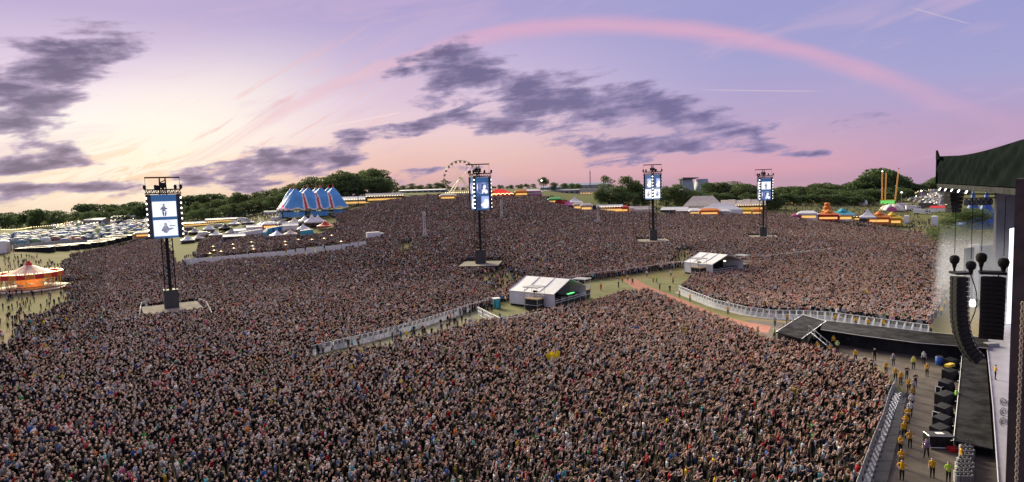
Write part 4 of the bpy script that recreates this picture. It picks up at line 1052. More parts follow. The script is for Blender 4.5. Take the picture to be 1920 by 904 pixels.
# the tread plates in front of the crowd
steps = thing('barrier_step', 'grey tread plates of the front barrier between the crowd and the pit', 'barrier', PZ(1640, 860, 0))
O4 = steps.location.copy()
edge = [(1702, 735), (1697, 757), (1688, 800), (1678, 845), (1664, 902), (1648, 955)]
edge2 = [(1690, 736), (1682, 758), (1668, 801), (1650, 846), (1632, 903), (1612, 956)]
edge3 = [(1678, 737), (1668, 759), (1656, 802), (1638, 847), (1618, 904), (1600, 957)]
for A_, B_, z, mm in ((edge, edge2, .20, 'dark'), (edge2, edge3, .34, 'steel')):
    for k in range(5):
        for j in range(3):
            def L_(e, f): return PZ(*[e[k][c]*(1-f)+e[k+1][c]*f for c in (0, 1)], z)-O4
            f0, f1 = j/3+.006, (j+1)/3-.006
            qd = [L_(A_, f0), L_(B_, f0), L_(B_, f1), L_(A_, f1)]
            if sum(a.x*b.y-b.x*a.y for a, b in zip(qd, qd[1:]+qd[:1])) < 0: qd = qd[::-1]
            MB().prism([(q.x, q.y) for q in qd], .02, z).build('tread_plate', mm, steps)
fr = [PZ(*e, 0)-O4 for e in edge3]
BMD = BM.copy(); BMD.materials[0] = MT['greyp']; BMD.materials[1] = MT['dark']
for a, b in zip(fr, fr[1:]):
    n = int((b-a).length/BW)
    for i in range(n): link('barrier_panel', BMD, steps, a.lerp(b, i/n), heading(a, b))
# stage lamps (shown burning in the photograph)
def spot(name, loc, to, e, size, col, soft=.5):
    ld = bpy.data.lights.new(name, 'SPOT'); ld.energy = e; ld.spot_size = R(size); ld.spot_blend = .7; ld.color = col; ld.shadow_soft_size = soft
    lo = bpy.data.objects.new(name, ld); C.objects.link(lo); lo.location = loc; lo.parent = stg; lo.matrix_parent_inverse = Matrix.Translation(-O3)
    lo.rotation_euler = (Vector(loc)-Vector(to)).to_track_quat('Z', 'Y').to_euler(); return lo
sp0 = PD(1885, 520, 100)
spot('stage_wash_light', (sp0.x, sp0.y, 22), (sp0.x+2, sp0.y+20, 2), 12000, 120, (.72, .82, 1))
spot('deck_light', (sp0.x-4, sp0.y-25, 22), (sp0.x-8, sp0.y-28, 2), 4000, 90, (.86, .82, 1))

# lamp row and spots added on the canopy edge to brighten crowd faces
for u in (14, 22, 30, 38, 46):
    l = MB(); l.box((0, 0, 0), (.9, .5, .7), 1); l.lathe([(.28, 0), (.30, .12), (.1, .18)], 8, 0, Matrix.Translation((0, -.26, 0)) @ Matrix.Rotation(R(90), 4, 'X')); o = l.build('added_crowd_lamp', ['lamp', 'black'], stg); o.location = P3(u, .9, 23.7); o.rotation_euler = (R(-30), 0, math.atan2(nr.y, nr.x)+R(90))
for u in (18, 42):
    q = P3(u, 1.6, 23.4)+O3; spot('added_crowd_fill', (q.x, q.y, 23.4), (-8, 112 if u < 30 else 84, 3), 62000, 78, (1, .90, .80), 1.5)

# ------------------------------------------------------------------ stewards, photographers and crew
YJ, HV, BLK, WHT, GRY, REDC = (.72, .40, .02), (.55, .85, .05), (.02, .02, .022), (.65, .65, .65), (.28, .28, .3), (.60, .02, .02)
crew = [  # px, py of feet, pose, shirt, facing offset (deg, 0 = away from camera), label
    (1604, 678, 0, YJ, 180, 'steward in yellow jacket standing alone before the catwalk wall'), (1532, 662, 6, YJ, 150, 'steward in yellow jacket at the crowd edge by the stairs'), (1563, 650, 0, YJ, 170, 'steward in bright yellow jacket at the foot of the stairs'),
    (1570, 660, 1, (.35, .55, .2), 160, 'steward in green hi-vis vest beside the stairs'), (1556, 668, 0, YJ, 200, 'steward in yellow and black vest below the stairs'), (1462, 636, 1, YJ, 170, 'steward in yellow jacket under the square platform, near its left corner'), (1482, 642, 0, YJ, 190, 'steward in yellow jacket under the middle of the square platform'),
    (1452, 636, 9, (.35, .6, .12), 150, 'person in lime vest at the left corner of the square platform'), (1528, 646, 9, (.05, .30, .30), 200, 'person in teal top under the corner of the square platform'),
    (1476, 606, 0, YJ, 180, 'steward in yellow jacket behind the square platform'), (1605, 612, 9, YJ, 20, 'steward in yellow jacket at the barrier behind the catwalk, second along'), (1628, 616, 1, YJ, 0, 'steward in yellow jacket behind the catwalk, third along with folded arms'), (1656, 618, 0, YJ, 10, 'steward in yellow jacket behind the catwalk, farthest from the platform'), (1566, 608, 1, YJ, 0, 'steward in yellow vest behind the catwalk nearest the platform'),
    (1622, 692, 0, BLK, 180, 'person in black standing near the catwalk wall'), (1634, 696, 8, (.10, .09, .09), 190, 'person in dark clothes with joined hands near the catwalk wall'), (1640, 676, 3, BLK, 180, 'person in black costume close beside the catwalk wall'), (1675, 686, 9, GRY, 160, 'person in grey hoodie standing before the catwalk wall'),
    (1661, 702, 0, YJ, 200, 'steward in yellow vest walking along the pit'), (1679, 714, 10, (.60, .36, .05), 170, 'steward in orange jacket walking in the pit'), (1689, 722, 0, YJ, 180, 'steward in yellow jacket at the pit bend'), (1704, 736, 0, YJ, 180, 'steward in yellow jacket at the head of the pit line'),
    (1713, 692, 9, (.75, .80, .1), 180, 'person in white and yellow vest beside the catwalk wall'), (1732, 682, 0, WHT, 170, 'person in white top walking by the catwalk wall'), (1700, 712, 8, (.05, .05, .06), 200, 'person in dark jacket with joined hands in mid pit'), (1738, 706, 1, YJ, 200, 'steward in yellow jacket alone near the blue drum'),
    (1716, 726, 8, (.06, .06, .07), 210, 'person in dark clothes at the front of the pit line'), (1712, 738, 8, (.45, .45, .45), 180, 'person in grey at the front of the pit line'), (1711, 752, 0, (.50, .32, .06), 180, 'steward in orange jacket behind the person in grey'), (1709, 766, 9, WHT, 190, 'person in white shirt in the pit line'), (1707, 782, 9, (.7, .7, .72), 170, 'person in pale grey shirt behind the white shirt in the pit line'),
    (1702, 794, 1, YJ, 180, 'steward in yellow jacket in the middle of the pit line'), (1698, 808, 8, YJ, 170, 'steward in yellow jacket with raised hands in the pit line'), (1695, 822, 0, YJ, 180, 'steward in dark yellow jacket in the pit line'), (1706, 840, 6, (.55, .30, .05), 200, 'steward in orange jacket at the near end of the pit line'),
    (1688, 850, 8, YJ, 220, 'steward in yellow jacket beside the tread plates'), (1690, 878, 1, YJ, 180, 'steward in bright yellow jacket near the frame bottom, left of pair'), (1691, 900, 6, YJ, 170, 'steward in black and yellow vest at the frame bottom'), (1748, 896, 0, YJ, 180, 'lone steward in yellow jacket near the frame bottom'), (1778, 904, 1, HV, 190, 'steward in lime hi-vis jacket near the silver canisters'),
    (1737, 858, 10, (.22, .16, .34), 160, 'person in purple top walking beside the flight case'), (1802, 872, 9, (.66, .36, .05), 100, 'steward in orange jacket beside the silver canisters'), (1792, 757, 8, (.35, .85, .1), 270, 'person in lime top behind the ground speakers'), (1866, 712, 1, YJ, 270, 'steward in yellow jacket on the stage edge'),
    (1765, 592, 9, YJ, 40, 'steward in yellow vest at the far pit, front'), (1771, 578, 0, YJ, 60, 'steward in yellow vest at the far pit, middle'), (1775, 566, 8, (.60, .36, .08), 60, 'steward in orange vest at the far pit, back'), (1745, 626, 1, (.45, .30, .12), 20, 'steward in tan jacket at the corner of catwalk and far pit'),
    (1127, 545, 0, REDC, 170, 'person in long red coat on the grass beside the larger tent'), (1225, 530, 0, HV, 160, 'police officer in lime jacket on the grass, left of two'), (1231, 530, 1, HV, 200, 'police officer in lime jacket on the grass, right of two'), (1258, 518, 0, WHT, 180, 'person in white shirt alone on the grass'),
    (1167, 530, 0, YJ, 180, 'steward in yellow jacket on the red matting start'), (1177, 527, 10, YJ, 170, 'steward in yellow vest beside the red matting'), (1213, 519, 10, WHT, 200, 'person in white top walking along the barrier'), (1186, 534, 10, BLK, 150, 'person in black walking on the red matting'), (1160, 540, 9, BLK, 120, 'person in black standing by the matting'), (1237, 544, 10, GRY, 200, 'person in grey crossing the middle of the grass'),
    (1256, 548, 0, BLK, 180, 'person in black at the bend of the grass'), (1274, 558, 1, YJ, 190, 'steward in yellow jacket at the barrier bend'), (1262, 532, 0, (.5, .4, .1), 180, 'steward in mustard vest on the grass'), (1294, 566, 1, YJ, 200, 'steward in yellow jacket along the curved barrier, upper'), (1365, 590, 0, YJ, 200, 'steward in yellow jacket along the curved barrier, middle'),
    (1325, 527, 0, YJ, 180, 'steward in yellow jacket at the corner of the smaller tent'), (1421, 630, 0, WHT, 170, 'person in white shirt on the grass beside the red matting end'), (1411, 632, 9, BLK, 170, 'person in black beside the person in white shirt'), (1453, 612, 10, GRY, 190, 'person in grey at the red matting end'), (1102, 578, 9, YJ, 180, 'steward in yellow jacket at the gable of the larger tent'),
    (1030, 686, 9, (.80, .62, .02), 180, 'fan in bright yellow costume in the crowd, left of the yellow four'), (1036, 684, 3, (.80, .62, .02), 170, 'fan in bright yellow costume, second of the yellow four'), (1042, 687, 9, (.80, .62, .02), 190, 'fan in bright yellow costume, third of the yellow four'), (1046, 682, 9, (.80, .62, .02), 180, 'fan in bright yellow costume, right of the yellow four'),
    (845, 628, 9, WHT, 180, 'person in white shirt on the trackway'), (872, 622, 0, BLK, 150, 'person in black on the trackway, left'), (858, 616, 10, (.2, .1, .1), 200, 'person in maroon on the trackway'), (884, 614, 1, GRY, 180, 'person in grey on the trackway near the toilet cabin'),
]
for x, y, p, sh, f, lab in crew:
    g = PG(x, y); z = g.z
    if 'stage edge' in lab: g = PZ(x, y, 2.12); z = 2.12
    hr = random.choice(HAIRS[:3])[1]
    person('person', p if p != 3 else 9, (g.x, g.y, z), R(f)+math.atan2(-g.x, g.y), sh, hr, random.choice(SKINS[:4]), (sh if 'yellow costume' in lab or 'red coat' in lab else TROUS[0]), lab, 'crew and stewards', 1.32 if 'yellow costume' in lab else 1.06)
    if 'yellow costume' in lab: keep_out(g, .7, .7)

# stage smoke lit by the stage lamps
def smoke():
    a = [PD(1735, 500, 96), PD(1897, 500, 76), PD(1920, 500, 150), PD(1775, 500, 190)]
    pts = [(p.x, p.y) for p in a]
    if sum(p[0]*q[1]-q[0]*p[1] for p, q in zip(pts, pts[1:]+pts[:1])) < 0: pts = pts[::-1]
    m = bpy.data.materials.new('stage_smoke'); m.use_nodes = True; nt = m.node_tree; nt.nodes.remove(nt.nodes['Principled BSDF'])
    v = nt.nodes.new('ShaderNodeVolumePrincipled'); tt = NT(nt); tcd = tt.new('ShaderNodeTexCoord')
    gv = E(tt, tcd.outputs['Generated']); ln = tt.length(tt.mapping(gv, (.55, .42, .30), 0, (.50, .52, .66)))
    tt.put(v.inputs['Density'], tt.smooth(ln, 1.0, .15)*(tt.noise(gv, 5.0, 2, .5)*1.2-.1)*.050); v.inputs['Color'].default_value = (.9, .94, 1, 1); nt.links.new(v.outputs[0], nt.nodes['Material Output'].inputs['Volume'])
    o = MB().prism(pts, .3, 18.5).build('stage_smoke', m); o['kind'] = 'stuff'; o['label'] = 'pale blue smoke hanging in the stage opening'; o['category'] = 'smoke'
smoke()

# ------------------------------------------------------------------ trees
def leaf_mat(name, c1, c2):
    m = bpy.data.materials.new(name); m.use_nodes = True; t = NT(m.node_tree); b = m.node_tree.nodes['Principled BSDF']; b.inputs['Roughness'].default_value = .75
    g = t.new('ShaderNodeNewGeometry'); oi = t.new('ShaderNodeObjectInfo')
    n = t.noise(E(t, g.outputs['Position']), .35, 3, .6)
    k = E(t, g.outputs['Random Per Island'])*.5 + n*.7 + E(t, oi.outputs['Random'])*.35 - .28
    cc = t.mix(k.max(0.0).min(1.0), c1, c2); t.put(b.inputs['Base Color'], cc)
    tr = t.new('ShaderNodeBsdfTranslucent'); t.put(tr.inputs[0], cc); mx = t.new('ShaderNodeMixShader'); mx.inputs[0].default_value = .38
    t.l.new(b.outputs[0], mx.inputs[1]); t.l.new(tr.outputs[0], mx.inputs[2]); t.l.new(mx.outputs[0], m.node_tree.nodes['Material Output'].inputs[0]); return m
M_leaf = leaf_mat('leaf_green', (.075, .115, .035), (.17, .22, .07)); M_leafd = leaf_mat('leaf_dark', (.055, .095, .035), (.13, .18, .06))
M_bark = mat('bark', (.09, .065, .045), .9, .3, 2)
def crown_mesh(seed, h, w, nleaf, leaf, airy=.0, m=None, low=.25):
    r = np.random.default_rng(seed); lob = []
    nl = 11 if airy < .3 else 8
    for i in range(nl):
        f = r.uniform(0, 1); z = h*(low+(.92-low)*f); rad = w*.5*math.sin(math.pi*min(.97, .18+.74*f))**.8
        a = r.uniform(0, 6.28); q = rad*r.uniform(.25, .72); lob.append((q*math.cos(a), q*math.sin(a), z, w*r.uniform(.17, .30)*(1-.25*airy), h*r.uniform(.09, .16)))
    lob.append((0, 0, h*.86, w*.22, h*.13)); lob.append((0, 0, h*(low+.2), w*.34, h*.15))
    P = []
    lb = np.array(lob); pick = r.integers(0, len(lob), nleaf)
    d = r.normal(0, 1, (nleaf, 3)); d /= np.linalg.norm(d, axis=1)[:, None]; rr = r.uniform(.45, 1.06, nleaf)**.6
    c = lb[pick, :3] + d*rr[:, None]*np.stack([lb[pick, 3], lb[pick, 3], lb[pick, 4]], 1)
    u = r.normal(0, 1, (nleaf, 3)) + d*0; u /= np.linalg.norm(u, axis=1)[:, None]
    v = np.cross(u, d+r.normal(0, .5, (nleaf, 3))); v /= np.maximum(np.linalg.norm(v, axis=1), 1e-3)[:, None]
    s = leaf*r.uniform(.6, 1.35, nleaf)[:, None]
    q = np.stack([c-u*s*.5, c+v*s*.34, c+u*s*.5, c-v*s*.34], 1).reshape(-1, 3)
    me = bpy.data.meshes.new('crown'); me.from_pydata(q.tolist(), [], np.arange(nleaf*4).reshape(-1, 4).tolist()); me.materials.append(m or M_leaf); return me
def trunk_mesh(seed, h, w):
    r = random.Random(seed); m = MB(); m.bar((0, 0, -.5), (0, 0, h*.45), .42, 0, 7, None, .28); m.bar((0, 0, h*.45), (w*.03, 0, h*.82), .28, 0, 6, None, .08)
    for i in range(7):
        z = h*r.uniform(.28, .62); a = r.uniform(0, 6.28); m.bar((0, 0, z), (math.cos(a)*w*.32, math.sin(a)*w*.32, z+h*r.uniform(.12, .25)), .14, 0, 5, None, .04)
    return m.mesh('trunk', M_bark)
TV = [(crown_mesh(1, 20, 17, 2600, 1.0, 0, M_leaf), trunk_mesh(1, 20, 17)), (crown_mesh(2, 20, 14, 2200, .95, .1, M_leafd), trunk_mesh(2, 20, 14)), (crown_mesh(3, 20, 19, 2700, 1.05, 0, M_leafd, .15), trunk_mesh(3, 20, 19)),
      (crown_mesh(4, 20, 13, 900, .9, .6, M_leaf, .35), trunk_mesh(4, 20, 13)), (crown_mesh(5, 20, 22, 3000, 1.05, 0, M_leafd, .05), trunk_mesh(5, 20, 22))]
def tree(px, d, h, v, label, group, wide=1.0, name='broadleaf_tree'):
    p = GX(px, d); t = thing(name, label, 'tree', p, random.uniform(0, 6.28), group, (h/20*wide, h/20*wide, h/20))
    link('trunk', TV[v][1], t); link('crown', TV[v][0], t); return t
def row(pxs, d, hs, vs, fmt, group, jit=12, wide=1.1):
    for i, (x, h) in enumerate(zip(pxs, hs)):
        tree(x, d+random.uniform(-jit, jit), h*random.uniform(.94, 1.06), vs[i % len(vs)], fmt.format(ordn(i+1)), group, wide*random.uniform(.9, 1.15))
row([352, 372, 392, 412, 430, 447, 466, 484, 502, 520, 538, 552], 575, [14, 17, 16, 19, 18, 23, 19, 20, 19, 22, 21, 22], [1, 0, 2, 0, 2, 0], '{} tree from left in the row climbing to the big top', 'trees left of the big top')
row([345, 362, 381, 401, 421, 440, 458, 476, 494, 512, 530, 548], 545, [10, 11, 12, 12, 13, 13, 13, 14, 14, 14, 15, 15], [4, 2], '{} low bushy tree from left below the row near the big top', 'bushy trees left of the big top', 8, 1.25)
row([566, 584, 603, 622, 640, 656, 670, 684, 700, 716], 520, [22, 25, 24, 27, 28, 27, 22, 25, 24, 21], [0, 2, 1, 0], '{} tall tree from left behind the big top', 'tall trees behind the big top')
row([575, 597, 618, 638, 660, 680, 698, 714, 726], 505, [15, 16, 16, 17, 15, 16, 17, 17, 13], [4, 2], '{} lower tree from left filling the gap behind the big top', 'lower trees behind the big top', 6, 1.2)
row([740, 757, 772, 790, 806, 820, 836], 640, [8, 7, 9, 7, 8, 9, 12], [2, 4], '{} small far tree from left on the skyline before the ferris wheel', 'small trees on the skyline', 15, 1.4)
row([1019, 1038, 1058, 1072, 1084], 610, [13, 8, 9, 9, 9], [0, 4], '{} skyline tree from left near the far sheds', 'skyline trees near the sheds', 10, 1.3)
row([1140, 1128, 1160, 1178, 1193, 1208], 470, [21, 12, 14, 22, 20, 15], [3, 2, 4, 1, 0, 2], '{} tree in the clump left of the middle screen tower', 'trees left of the middle screen tower', 6, 1.05)
row([1125, 1142, 1158, 1174, 1190, 1206], 458, [9, 10, 10, 11, 11, 12], [4, 2], '{} bushy tree at the foot of the clump left of the middle screen tower', 'bushes left of the middle screen tower', 4, 1.3)
row([1250, 1268, 1286, 1304, 1258, 1276, 1296], 470, [17, 18, 15, 14, 12, 12, 12], [2, 0, 4], '{} tree in the clump right of the middle screen tower', 'trees right of the middle screen tower', 12, 1.15)
row([1326, 1342, 1358, 1374, 1390, 1406, 1420, 1440], 500, [18, 19, 19, 20, 20, 19, 19, 15], [2, 0, 1, 4], '{} tree from left behind the pale peaked tents', 'trees behind the pale peaked tents', 14, 1.2)
row([1320, 1340, 1360, 1380, 1400, 1422, 1444, 1460], 480, [11, 12, 12, 13, 13, 12, 11, 9], [4, 2], '{} low tree from left just behind the pale peaked tents', 'low trees behind the pale peaked tents', 8, 1.25)
TV.append((crown_mesh(9, 20, 24, 9000, .62, 0, M_leafd, .05), trunk_mesh(9, 20, 24)))
tree(1812, 245, 15, 5, 'dark round tree seen through the stage opening', None, 1.5); tree(1790, 265, 11, 5, 'smaller tree left of the round one beyond the stage', None, 1.2)
# far woods that read as one mass
def wood(name, label, spots, seed):
    r = random.Random(seed); V = []; F = []; nrm = 0
    base = []
    for v in (0, 2, 4):
        me = TV[v][0]; co = np.empty(len(me.vertices)*3, np.float32); me.vertices.foreach_get('co', co); base.append(co.reshape(-1, 4, 3)[::3])
    chunks = []
    for px, d, h in spots:
        p = GX(px, d); b = base[r.randrange(3)]; a = r.uniform(0, 6.28); s = h/20; c_, s_ = math.cos(a), math.sin(a); w = s*r.uniform(1.1, 1.5)
        cen = b.mean(1, keepdims=True); q = (b-cen)*1.6+cen
        chunks.append(np.stack([(q[..., 0]*c_-q[..., 1]*s_)*w+p.x, (q[..., 0]*s_+q[..., 1]*c_)*w+p.y, q[..., 2]*s*1.05+p.z-1.0], -1).reshape(-1, 3))
    A = np.concatenate(chunks); me = bpy.data.meshes.new(name); me.from_pydata(A.tolist(), [], np.arange(len(A)).reshape(-1, 4).tolist()); me.materials.append(M_leafd)
    o = link(name, me); o['kind'] = 'stuff'; o['label'] = label; o['category'] = 'wood'
sp = [(x+random.uniform(-6, 6), random.choice((660, 690, 720)), 13+3*math.sin(x*.03)+random.uniform(-2, 4)) for x in range(-60, 352, 9)] + [(x, 900, 22+3*math.sin(x*.02)) for x in range(150, 420, 12)]
wood('far_wood', 'dark far wood along the skyline beyond the campsite', sp, 1)
hill = lambda x: 13 + 13*math.exp(-((x-1640)/46)**2) + 3*math.sin(x*.05)
sp = [(x+random.uniform(-5, 5), random.uniform(600, 660), random.uniform(.75, 1.0)*(14+(x < 1560)*2)) for x in range(1452, 1712, 7)] + [(x, random.uniform(670, 700), hill(x)*1.12) for x in range(1450, 1775, 8)] + [(x, 560, random.uniform(8, 11)) for x in range(1452, 1640, 9)]
wood('hill_wood', 'wooded hill on the skyline behind the fairground', sp, 2)
sp = [(x+random.uniform(-4, 4), random.uniform(690, 740), random.uniform(4, 6)) for x in range(728, 1000, 6)] + [(x, 720, random.uniform(5, 8)) for x in range(1060, 1330, 7)] + [(x, 735, random.uniform(5, 9)) for x in range(1690, 1800, 8)]
wood('skyline_hedge', 'thin dark hedge line along the far skyline', sp, 3)
sp = [(x+random.uniform(-2, 2), 560+(300-x)*.1, 2.6) for x in range(-20, 345, 4)]
wood('camp_hedge', 'low hedge crossing the campsite', sp, 4)

# ------------------------------------------------------------------ big top
def big_top():
    p = PG(588, 404); rz = R(-58)
    t = thing('circus_tent', 'blue many-peaked circus tent with red and white bands before the tall trees', 'circus tent', p, rz, None, (.80, .80, 1.0))
    LX, LY, H, EH = 19.0, 27.0, 17.5, 2.8
    pk = [(sx*6.4, -14.5+i*9.7) for i in range(4) for sx in (-1, 1)]
    pk = [(x, y*1.0) for x, y in pk]
    nu, nv = 120, 26; vs = []; fs = []; mi = []
    grid = []
    rings = [0, .12, .24, .36, .48, .58, .66, .74, .82, .9, 1.0]
    nx, ny = 64, 104
    def hgt(x, y, e):
        ds = sorted(math.hypot(x-a, y-b) for a, b in pk)
        k = math.exp(-ds[0]/9.5)*1.0 + .05*math.exp(-ds[1]/6)
        base = EH + (12-EH)*max(0, 1-e**1.8)*.75
        return base + (H-base)*min(1, k*1.02)*(1-.65*max(0, e-.72)/.28), ds
    idx = {}
    for j in range(ny+1):
        for i in range(nx+1):
            u, v = i/nx*2-1, j/ny*2-1
            # squircle plan
            x = u*math.sqrt(1-.42*v*v)*LX; y = v*math.sqrt(1-.30*u*u)*LY
            e = max(abs(u), abs(v)); z, ds = hgt(x, y, e)
            z += .5*e**6*math.cos((u if abs(v) > abs(u) else v)*18)
            vs.append((x, y, z))
    m = MB()
    def band(x, y, e):
        ds = sorted(math.hypot(x-a, y-b) for a, b in pk); df = ds[1]-ds[0]
        if ds[0] < .8: return 1
        if ds[0] > 4.2:
            if df < .8: return 1
            if df < 1.7: return 2
        if e > .965: return 2
        return 0
    fcs = {0: [], 1: [], 2: []}
    for j in range(ny):
        for i in range(nx):
            a = j*(nx+1)+i; q = (a, a+1, a+nx+2, a+nx+1); cx = sum(vs[k][0] for k in q)/4; cy = sum(vs[k][1] for k in q)/4
            e = max(abs((i+.5)/nx*2-1), abs((j+.5)/ny*2-1)); fcs[band(cx, cy, e)].append(q)
    mb = MB(); mb.v = vs
    for k in (0, 1, 2): mb.f += fcs[k]; mb.m += [k]*len(fcs[k])
    M_blue = mat('big_top_blue', (.10, .34, .68), .5, .2, .12); M_red = mat('big_top_red', (.55, .07, .06), .5, .15, .3)
    o = mb.build('canopy', [M_blue, M_red, 'white'], t, smooth=True); o.modifiers.new('t', 'SOLIDIFY').thickness = .08
    ring = [(math.cos(a)**1*0, 0) for a in (0,)]
    wl = []
    for k in range(40):
        a = 2*math.pi*k/40; cu, su = math.cos(a), math.sin(a); q = max(abs(cu), abs(su)); u, v = cu/q, su/q
        wl.append((u*math.sqrt(1-.42*v*v)*LX*.93, v*math.sqrt(1-.30*u*u)*LY*.93))
    for k in range(40):
        if k % 5 == 2: continue
        a, b = Vector((*wl[k], 0)), Vector((*wl[(k+1) % 40], 0)); MB().box((a+b)/2+Vector((0, 0, 1.5)), ((b-a).length-.1, .1, 3.0), 0, None, heading(a, b)).build('wall_curtain', M_blue, t)
    for x, y in pk:
        MB().bar((x, y, 0), (x, y, H+1.2), .28, 0, 8).build('king_pole', 'alu', t)
        MB().lathe([(1.0, H-1.0), (.5, H+.2), (.2, H+1.5), (.05, H+1.8)], 10, 0, Matrix.Translation((x, y, 0))).build('peak_cap', M_red, t)
    for k in range(0, 40, 2): a = Vector((*wl[k], 0)); MB().bar((a.x*1.06, a.y*1.06, EH+.2), (a.x*1.22, a.y*1.16, 0), .05).build('guy_rope', 'white', t)
    q = Matrix.Rotation(R(90), 4, 'X')
    s = MB(); s.lathe([(1.6, -.15), (1.6, .15)], 14, 0, Matrix.Translation((LX*.72, -LY*.97, 6.6)) @ q); s.build('red_round_sign', mat('lit_red_sign', (.7, .1, .12), .5, .1, emit=(1, .12, .2), es=.8), t)
    keep_out(p, LX*1.1, LY*1.05, rz)
big_top()

# ------------------------------------------------------------------ ferris wheel
def ferris():
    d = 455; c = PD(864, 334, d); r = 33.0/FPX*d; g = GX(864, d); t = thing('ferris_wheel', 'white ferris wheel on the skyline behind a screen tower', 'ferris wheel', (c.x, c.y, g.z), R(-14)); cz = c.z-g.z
    M_w = mat('cream_wheel_glow_paint', (.62, .55, .42), .4, .1, 2, emit=(1, .78, .45), es=.10)  # cream paint with a weak warm lamplight glow put into it
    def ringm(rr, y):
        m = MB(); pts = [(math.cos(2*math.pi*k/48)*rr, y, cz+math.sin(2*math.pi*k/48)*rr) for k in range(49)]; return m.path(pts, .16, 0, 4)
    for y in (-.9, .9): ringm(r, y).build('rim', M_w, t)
    m = MB()
    for k in range(48): a = 2*math.pi*k/48; m.bar((math.cos(a)*r, -.9, cz+math.sin(a)*r), (math.cos(a)*r, .9, cz+math.sin(a)*r), .07)
    m.build('rim_brace', M_w, t)
    for k in range(24):
        a = 2*math.pi*k/24; MB().bar((0, 0, cz), (math.cos(a)*r, .9 if k % 2 else -.9, cz+math.sin(a)*r), .07).build('spoke', M_w, t)
        b = MB(); b.lathe([(.15, .55), (.75, .35), (.85, -.1), (.82, -.3)], 8, 1); b.lathe([(.82, -1.1), (.9, -1.0), (.9, -.55), (.82, -.5)], 8, 0)
        for s in range(4): b.bar((.8*math.cos(s*1.57), .8*math.sin(s*1.57), -.55), (.8*math.cos(s*1.57), .8*math.sin(s*1.57), -.25), .05, 0)
        o = b.build('gondola', ['roofdark', 'dark'], t); o.location = (math.cos(a)*r, 0, cz+math.sin(a)*r-.5)
    for y in (-3.2, 3.2):
        for s in (-1, 1): MB().bar((s*9.5, y*1.3, 0), (0, y*.4, cz), .45, 0, 6, None, .3).build('support_leg', M_w, t)
        MB().bar((-4.5, y*1.2, cz*.50), (4.5, y*1.2, cz*.50), .2).build('cross_brace', M_w, t)
    MB().bar((0, -1.8, cz), (0, 1.8, cz), .9, 0, 10).build('hub', M_w, t)
    MB().box((0, -5, 1.0), (20, 6, 1.6)).build('boarding_deck', 'cream', t)
    m = MB()
    for i in range(14): m.lathe([(.18, 0), (.25, .2), (.1, .4)], 6, 0, Matrix.Translation((-9+i*1.4, -8, 2.2)))
    m.build('bulb_row', 'warmlamp', t); keep_out((c.x, c.y), 13, 9)
ferris()

